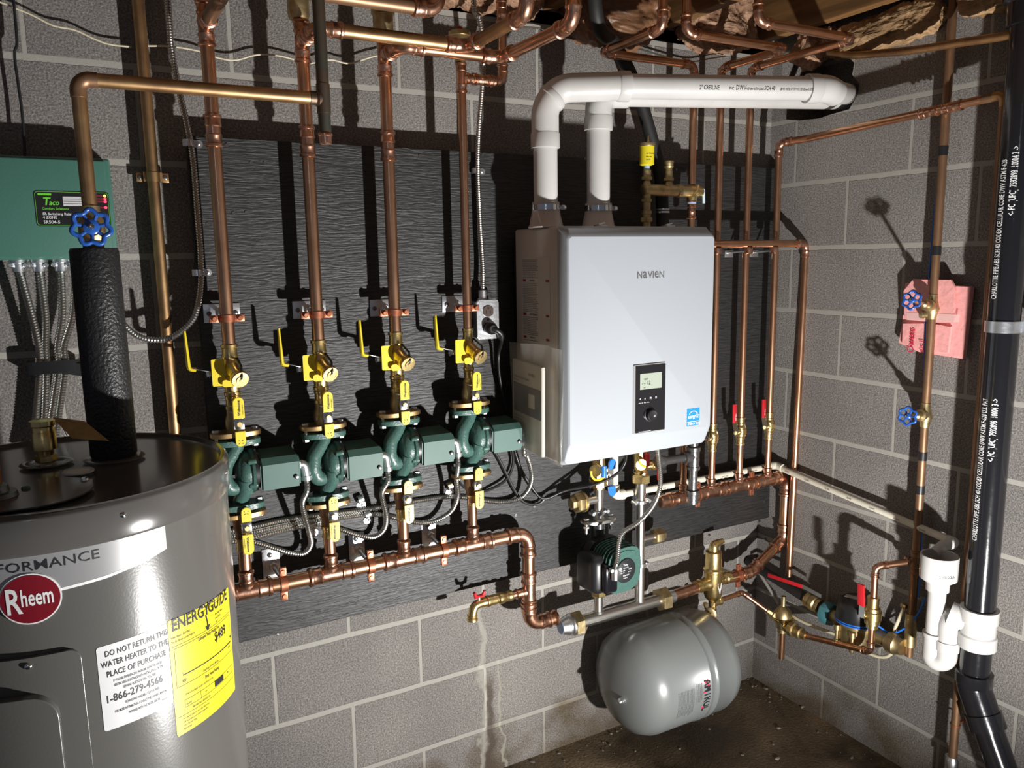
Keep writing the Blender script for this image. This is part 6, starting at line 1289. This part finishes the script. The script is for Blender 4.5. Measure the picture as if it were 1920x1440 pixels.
for k, (py, lab) in enumerate(((575, 'upper old globe valve with blue handwheel in front of the pink foam'), (778, 'lower old globe valve with blue handwheel on the side wall riser'))):
    z = zs(py); root = thing('globe_valve', lab, 'valve', (XP, yP, z), 'blue handwheel valves on the side wall')
    bm = B(); lathe(bm, (XP, yP, z-.034), (0, 0, 1), [(0, .0125), (.012, .0135), (.018, .0165), (.030, .0200), (.040, .0165), (.052, .0135), (.068, .0125)], 20)
    wq = Q(1711, 563, .150) if k == 0 else Q(1703, 780, .135); dv = wq-V((XP, yP, z)); WL = dv.length; dv.normalize(); lathe(bm, V((XP, yP, z)), dv, [(0, .0150), (.024, .0140), (.025, .0165), (.034, .0165), (.036, .0110), (.055, .0100), (.060, .005), (WL, .005)], 18)
    if k == 0: lathe(bm, (XP, yP, z-.020), (-.35, .9, -.10), [(0, .010), (.020, .009), (.022, .011), (.032, .009)], 14)
    obj('valve_body', bm, brass_d, root); handwheel(root, V((XP, yP, z))+dv*(WL+.004), dv, .0250, bluep, 6, .008)
tag(wire('thin_wire', 'blue wire running beside the brown riser on the side wall', [Q(x, y, .03) for x, y in ((1786, 95), (1783, 150), (1776, 215), (1772, 260), (1760, 330), (1750, 420), (1742, 520), (1736, 580), (1733, 700), (1728, 800), (1722, 860), (1726, 900), (1728, 960), (1727, 1040), (1722, 1120))], .0024, bluev), 'blue wire running beside the brown riser on the side wall', 'wire')
# pink foam
fo = [Q(x, y, .004) for x, y in ((1704, 530), (1828, 537), (1812, 672), (1732, 660), (1692, 642), (1700, 600))]
root = thing('pink_foam_patch', 'pink foam board scraps taped over a spot on the side wall', 'foam patch', fo[0])
bm = B(); prism(bm, fo, (-.018, 0, 0), .001); bd_ = obj('backing_board', bm, pink, root)
bm = B(); prism(bm, [Q(x, y, .0225) for x, y in ((1716, 523), (1786, 524), (1794, 540), (1793, 606), (1748, 604), (1700, 598), (1698, 545))], (-.010, 0, 0), .001); obj('upper_sheet', bm, pink, root)
bm = B(); prism(bm, [Q(x, y, .0225) for x, y in ((1696, 606), (1748, 606), (1786, 612), (1781, 662), (1735, 657), (1694, 645))], (-.008, 0, 0), .001); lo = obj('lower_sheet', bm, pink, root)
bm = B(); prism(bm, [Q(x, y, .033) for x, y in ((1700, 586), (1800, 590), (1798, 604), (1700, 600))], (-.0006, 0, 0)); obj('tape_strip', bm, tape, root)
tq, tu = Q(1713, 662, .032), (Q(1716, 618, .032)-Q(1713, 662, .032)).normalized(); tr_ = V((0, -1, 0))
text(lo, 'Owens', .030, lambda u, v: tq+tu*u*.8-tr_*v*1.0+V((-.0012, 0, 0)), redink); text(lo, 'ne 1', .020, lambda u, v: Q(1731, 660, .033)+tu*u-tr_*v+V((-.0012, 0, 0)), redink)
# long brown copper down the side wall near the black stack
XC = -.070; yC = (Q(1880, 250, .07).y+Q(1848, 600, .07).y+Q(1822, 1000, .07).y)/3
zD3 = Q(1885, 188, .07).z
root = thing('side_copper_drop', 'tall brown copper pipe just left of the black drain stack', 'pipe', (XC, yC, .3))
run(root, [((-.062, yD+.049, zD2), 'end'), ((XC, yC, zD2), 'elbow'), ((XC, yC, FL+.004), 'end')], .0111, copper_old, copper_tan, 'sweat')
zz = zat(XC, yC, 1360); bm = B(); lathe(bm, (XC, yC, zz), (0, 0, 1), [(0, .0114), (0, .0130), (.005, .0130), (.005, .0114)], 16, cap=False); box(bm, XC+.008, -.0005, yC-.003, yC+.003, zz, zz+.005); obj('wall_clip', bm, rust, root)
zz = zat(XC, yC, 1425); bm = B(); lathe(bm, (XC, yC, zz-.02), (0, 0, 1), [(0, .016), (.02, .0165), (.026, .0130), (.030, .0118)], 18); obj('solder_joint', bm, zinc, root)
# black drain stack
XS = -.090
sA, sB_ = Q(1898, 300, .09), Q(1847, 1000, .09); yS = (Q(1885, 500, .09).y+Q(1868, 780, .09).y+Q(1846, 1080, .09).y)/3
SR = .0365
zt3 = zat(XS, yS, 1140); zt4 = zat(XS, yS, 1212)
root = thing('drain_stack', 'glossy black plastic drain stack with white print on the side wall', 'drain pipe', (XS, yS, .5))
bm = B(); cyl(bm, (XS, yS, zt3-.02), (XS, yS, 2.10), SR, 40); stk = obj('upper_pipe', bm, abs_, root)
bm = B(); lathe(bm, (XS, yS, 2.08), (0, 0, 1), [(0, SR), (0, SR*1.22), (.05, SR*1.22), (.055, SR*1.5), (.16, SR*1.7), (.22, SR*1.6), (.30, SR*1.2)], 36); tube(bm, fillet([(XS, yS, 2.19), (XS, yS+.02, 2.24), (XS, yS+.16, 2.26)], .05), SR*1.1, 24); obj('top_fitting', bm, abs_, root)
a_s = math.atan2(-(CAM.x-XS), CAM.y-yS)
def sf(z0, da): 
    base = math.atan2(CAM.y-yS, CAM.x-XS)+da
    return lambda u, v: V((XS+(SR+.0006)*math.cos(base-v/SR), yS+(SR+.0006)*math.sin(base-v/SR), z0+u))
for z0, s, sz_ in ((zat(XS, yS, 1010), 'CHARLOTTE PIPE ABS SCH 40 CODEX CELLULAR CORE DWV ASTM F-628 U.S. PAT', .0200), (zat(XS, yS, 560), 'CHARLOTTE PIPE ABS SCH 40 CODEX CELLULAR CORE DWV ASTM F-628', .0200)): text(stk, s, sz_, sf(z0, -.55), whiteink, sx=.50, name='printing')
for z0, s in ((zat(XS, yS, 860), '<- PC  |UPC|  7592898  10004 3 ->'), (zat(XS, yS, 405), '<- PC  |UPC|  7592898  10004 3 ->')): text(stk, s, .020, sf(z0, .10), whiteink, sx=.55, name='printing')
zc_ = zat(XS, yS, 612); bm = B(); lathe(bm, (XS, yS, zc_-.014), (0, 0, 1), [(0, SR*1.0), (0, SR*1.10), (.028, SR*1.10), (.028, SR*1.0)], 40, cap=False); box(bm, XS+.01, -.0005, yS-.07, yS-.066+.03, zc_-.014, zc_+.014); obj('pipe_hanger', bm, zinc, root)
# white tee and lower black part
bm = B(); hT = zt3-zt4
lathe(bm, (XS, yS, zt4), (0, 0, 1), [(0, SR), (0, SR*1.24), (.034, SR*1.24), (.038, SR*1.14), (hT-.038, SR*1.14), (hT-.034, SR*1.24), (hT, SR*1.24), (hT, SR)], 40)
dT = V((-.40, .90, .25)).normalized(); cT = V((XS, yS, (zt3+zt4)/2+.004)); lathe(bm, cT, dT, [(0, .030), (.052, .0290), (.053, .0325), (.070, .0325)], 28); obj('white_tee', bm, pvc, root)
zl1 = zat(XS, yS, 1262); bm = B(); cyl(bm, (XS, yS, zl1-.02), (XS, yS, zt4+.02), SR, 36); lathe(bm, (XS, yS, zl1-.03), (0, 0, 1), [(0, SR*1.15), (.004, SR*1.22), (.034, SR*1.22), (.036, SR)], 36)
pe_ = V((XS, yS, zl1-.035)); fl1 = Q(1880, 1445, .09); dn = V((0, (fl1.y-yS), fl1.z-pe_.z)).normalized()
tube(bm, fillet([pe_+V((0, 0, .02)), pe_, pe_+dn*.09], .05), SR*1.12, 32); obj('lower_bend', bm, abs_, root)
bm = B(); cyl(bm, pe_+dn*.05, pe_+dn*((pe_.z-.02)/-dn.z if dn.z < 0 else .3), SR, 32); lathe(bm, pe_+dn*.07, dn, [(0, SR*1.12), (0, SR*1.24), (.04, SR*1.24), (.04, SR)], 32); obj('lower_pipe', bm, abs_, root)
# p trap
PR = .0225
cT2 = cT+dT*.066
tw = Q(1752, 1200, .10); Xt = -.125
tup = V((Xt, Q(1752, 1180, -Xt).y, 0)); zz = lambda py: zat(tup.x, tup.y, py)
root = thing('p_trap', 'white plastic trap with open cup catching the cream drain pipe', 'drain trap', (tup.x, tup.y, zz(1230)))
dq = Q(1777, 1203, .118); down = V((-.118, dq.y, dq.z))
bm = B(); tube(bm, fillet([cT2-dT*.01, down+V((0, 0, .050)), down], .042, 10), PR*1.18, 28); obj('elbow', bm, pvc, root)
ub = [down+V((0, 0, .006)), V((down.x, down.y, zz(1232))), V((tup.x, tup.y, zz(1238))), V((tup.x, tup.y, zz(1192)))]
bm = B(); tube(bm, fillet(ub, .028, 9), PR*1.16, 28); lathe(bm, down+V((0, 0, -.022)), (0, 0, 1), [(0, PR*1.16), (0, PR*1.34), (.026, PR*1.34), (.026, PR*1.16)], 28); lathe(bm, (tup.x, tup.y, zz(1192)), (0, 0, 1), [(0, PR*1.16), (0, PR*1.28), (.010, PR*1.28), (.010, PR)], 28); obj('u_bend', bm, pvc, root)
bm = B(); cyl(bm, (tup.x, tup.y, zz(1195)), (tup.x, tup.y, zz(1098)), PR, 28); obj('standpipe', bm, pvc, root)
z0_ = zz(1106); z1_ = zz(1040); bm = B(); lathe(bm, (tup.x, tup.y, z0_), (0, 0, 1), [(0, PR), (0, PR*1.28), (.022, PR*1.30), (.034, .046), (z1_-z0_-.002, .047), (z1_-z0_, .0465), (z1_-z0_, .042), (.040, .041), (.036, .02), (.034, .001)], 40, cap=False); cupo = obj('cup', bm, pvc, root)
text(cupo, 'S 3010 2-3-', .011, lambda u, v: V((tup.x+.0476*math.cos(math.radians(215)+u/.047), tup.y+.0476*math.sin(math.radians(215)+u/.047), z0_+.050+v)), inkg, sx=.8)
# sagging tan pipe under the insulation
root = thing('tan_pipe', 'tan pipe bowed along the side wall top under the insulation', 'pipe', Q(1600, 104, .07))
bm = B(); tube(bm, spline([Q(x, y, d) for x, y, d in ((1555, 98, .05), (1600, 103, .06), (1650, 100, .07), (1720, 93, .08), (1800, 80, .09), (1870, 70, .10), (1960, 54, .11))], .03), .0105, 16); obj('pipe', bm, copper_tan, root)
# top right wires
wire('thin_wire', 'thin black wire crossing over the side wall near the black stack', [Q(x, y, .03) for x, y in ((1895, 98), (1905, 120), (1898, 160), (1896, 230), (1893, 300))], .0022, black)
# post at the right edge
root = thing('wood_post', 'dark wooden post at the bottom right edge', 'post', (-.20, Q(1912, 1300, .2).y-.03, FL))
yp = Q(1906, 1300, .2).y; bm = B(); box(bm, -.24, -.20, yp-.09, yp, FL, 2.2, .002); obj('post', bm, woodd, root) if False else bm.free()
bpy.data.objects.remove(root)
# ================================================================== MANUAL IN ITS BAG
bk = [Xp(x, y, X0-.022) for x, y in ((961, 672), (1016, 690), (1016, 858), (961, 828))]
root = thing('manual_bag', 'clear bag with a printed manual hanging on the left flank of the boiler', 'bag', bk[0])
bm = B(); prism(bm, [bk[0], bk[1], bk[2], bk[3]], (.010, 0, 0), .001); man = obj('manual', bm, manual, root)
by0, by1, bzt, bzb = bk[0].y, bk[1].y, bk[0].z, bk[3].z; mw, mh = by0-by1, bzt-bzb
fm_ = lambda u, v: V((X0-.0226, by0-u, bzb+v+(bk[1].z-bk[0].z)*u/mw))
bm = B(); vs = [bm.verts.new(fm_(u, v)) for u, v in ((mw*.04, mh*.40), (mw*.97, mh*.40), (mw*.97, mh*.74), (mw*.04, mh*.74))]; bm.faces.new(vs); obj('cover_photo', bm, navy, man, fix=False)
bm = B(); vs = [bm.verts.new(fm_(u, v)+V((-.0004, 0, 0))) for u, v in ((mw*.55, mh*.50), (mw*.76, mh*.50), (mw*.76, mh*.66), (mw*.55, mh*.66))]; bm.faces.new(vs); obj('photo_boiler', bm, manual, man, fix=False)
fm2 = lambda u, v: fm_(u, v)+V((-.0005, 0, 0))
rg = random.Random(2)
textlines(man, [(mw*.55, mh*.86, .012, 'NAVIEN', .8), (mw*.05, mh*.80, .0105, 'Installation and Operation Manual', .58), (mw*.05, mh*.765, .006, 'NHB Boilers', .8)]+[(mw*.05, mh*(.35-.035*k), .005, smallprint(rg, 5)[:30], .8) for k in range(8)], fm2, inkg)
bag = [Xp(x, y, X0-.030) for x, y in ((955, 641), (975, 643), (1000, 645), (1028, 648), (1053, 658), (1052, 720), (1051, 790), (1051, 838), (1054, 876), (1040, 868), (1016, 858), (990, 845), (960, 830), (957, 760), (955, 700))]
for q in bag: q.x = X0-.030
bm = B(); prism(bm, bag, (.001, 0, 0)); bmesh.ops.triangulate(bm, faces=[f for f in bm.faces if len(f.verts) > 4]); bmesh.ops.subdivide_edges(bm, edges=bm.edges[:], cuts=4, use_grid_fill=True)
for v in bm.verts: v.co.x -= .010*noise.noise(V((0, v.co.y*26, v.co.z*5)))
obj('clear_sleeve', bm, bagm, root, ang=180)
wire('vent_seal', 'creased clear fold along the right edge of the manual bag', [Xp(x, y, X0-.034) for x, y in ((1053, 658), (1040, 700), (1034, 745), (1036, 800), (1046, 850), (1054, 876))], .0012, bagm, 'bag fold') if False else None
# ================================================================== FLOOR GRIT
gm = mat('pale_grit', (.30, .27, .22), .8, var=.6, scale=30)
bm = B(); rg = random.Random(4)
for k in range(420):
    if rg.random() < .6: x = -rg.random()**1.6*2.2; y = -abs(rg.gauss(0, .07))-.004
    elif rg.random() < .6: y = -rg.random()*1.2; x = -abs(rg.gauss(0, .06))-.004
    else: x, y = -rg.random()*1.2-.02, -rg.random()*.9-.02
    s = .0008+rg.random()**5*.0045; M_ = Matrix.Translation((x, y, FL+s*.4)) @ Matrix.Rotation(rg.random()*6, 4, 'Z') @ Matrix.Diagonal((s*(1+rg.random()), s, s*.7, 1))
    bmesh.ops.create_icosphere(bm, subdivisions=1, radius=1, matrix=M_)
o = obj('floor_grit', bm, gm); tag(o, 'pale grit and crumbs scattered on the damp floor along the walls', 'debris'); o['kind'] = 'stuff'
for k, (px, py) in enumerate(((1460, 1365), (1458, 1422), (1505, 1325))):
    q = G(px, py, FL+.004); bm = B(); bmesh.ops.create_icosphere(bm, subdivisions=2, radius=.006, matrix=Matrix.Translation(q) @ Matrix.Diagonal((1.4, 1, .6, 1)))
    for v in bm.verts: v.co += (v.co-q)*noise.noise(v.co*200)*.5
    tag(obj('stone', bm, gm), 'small pale stone on the floor, %s' % ('below the copper fill tube', 'nearest the bottom of the picture', 'close to the side wall')[k], 'stone', 'small stones on the floor')
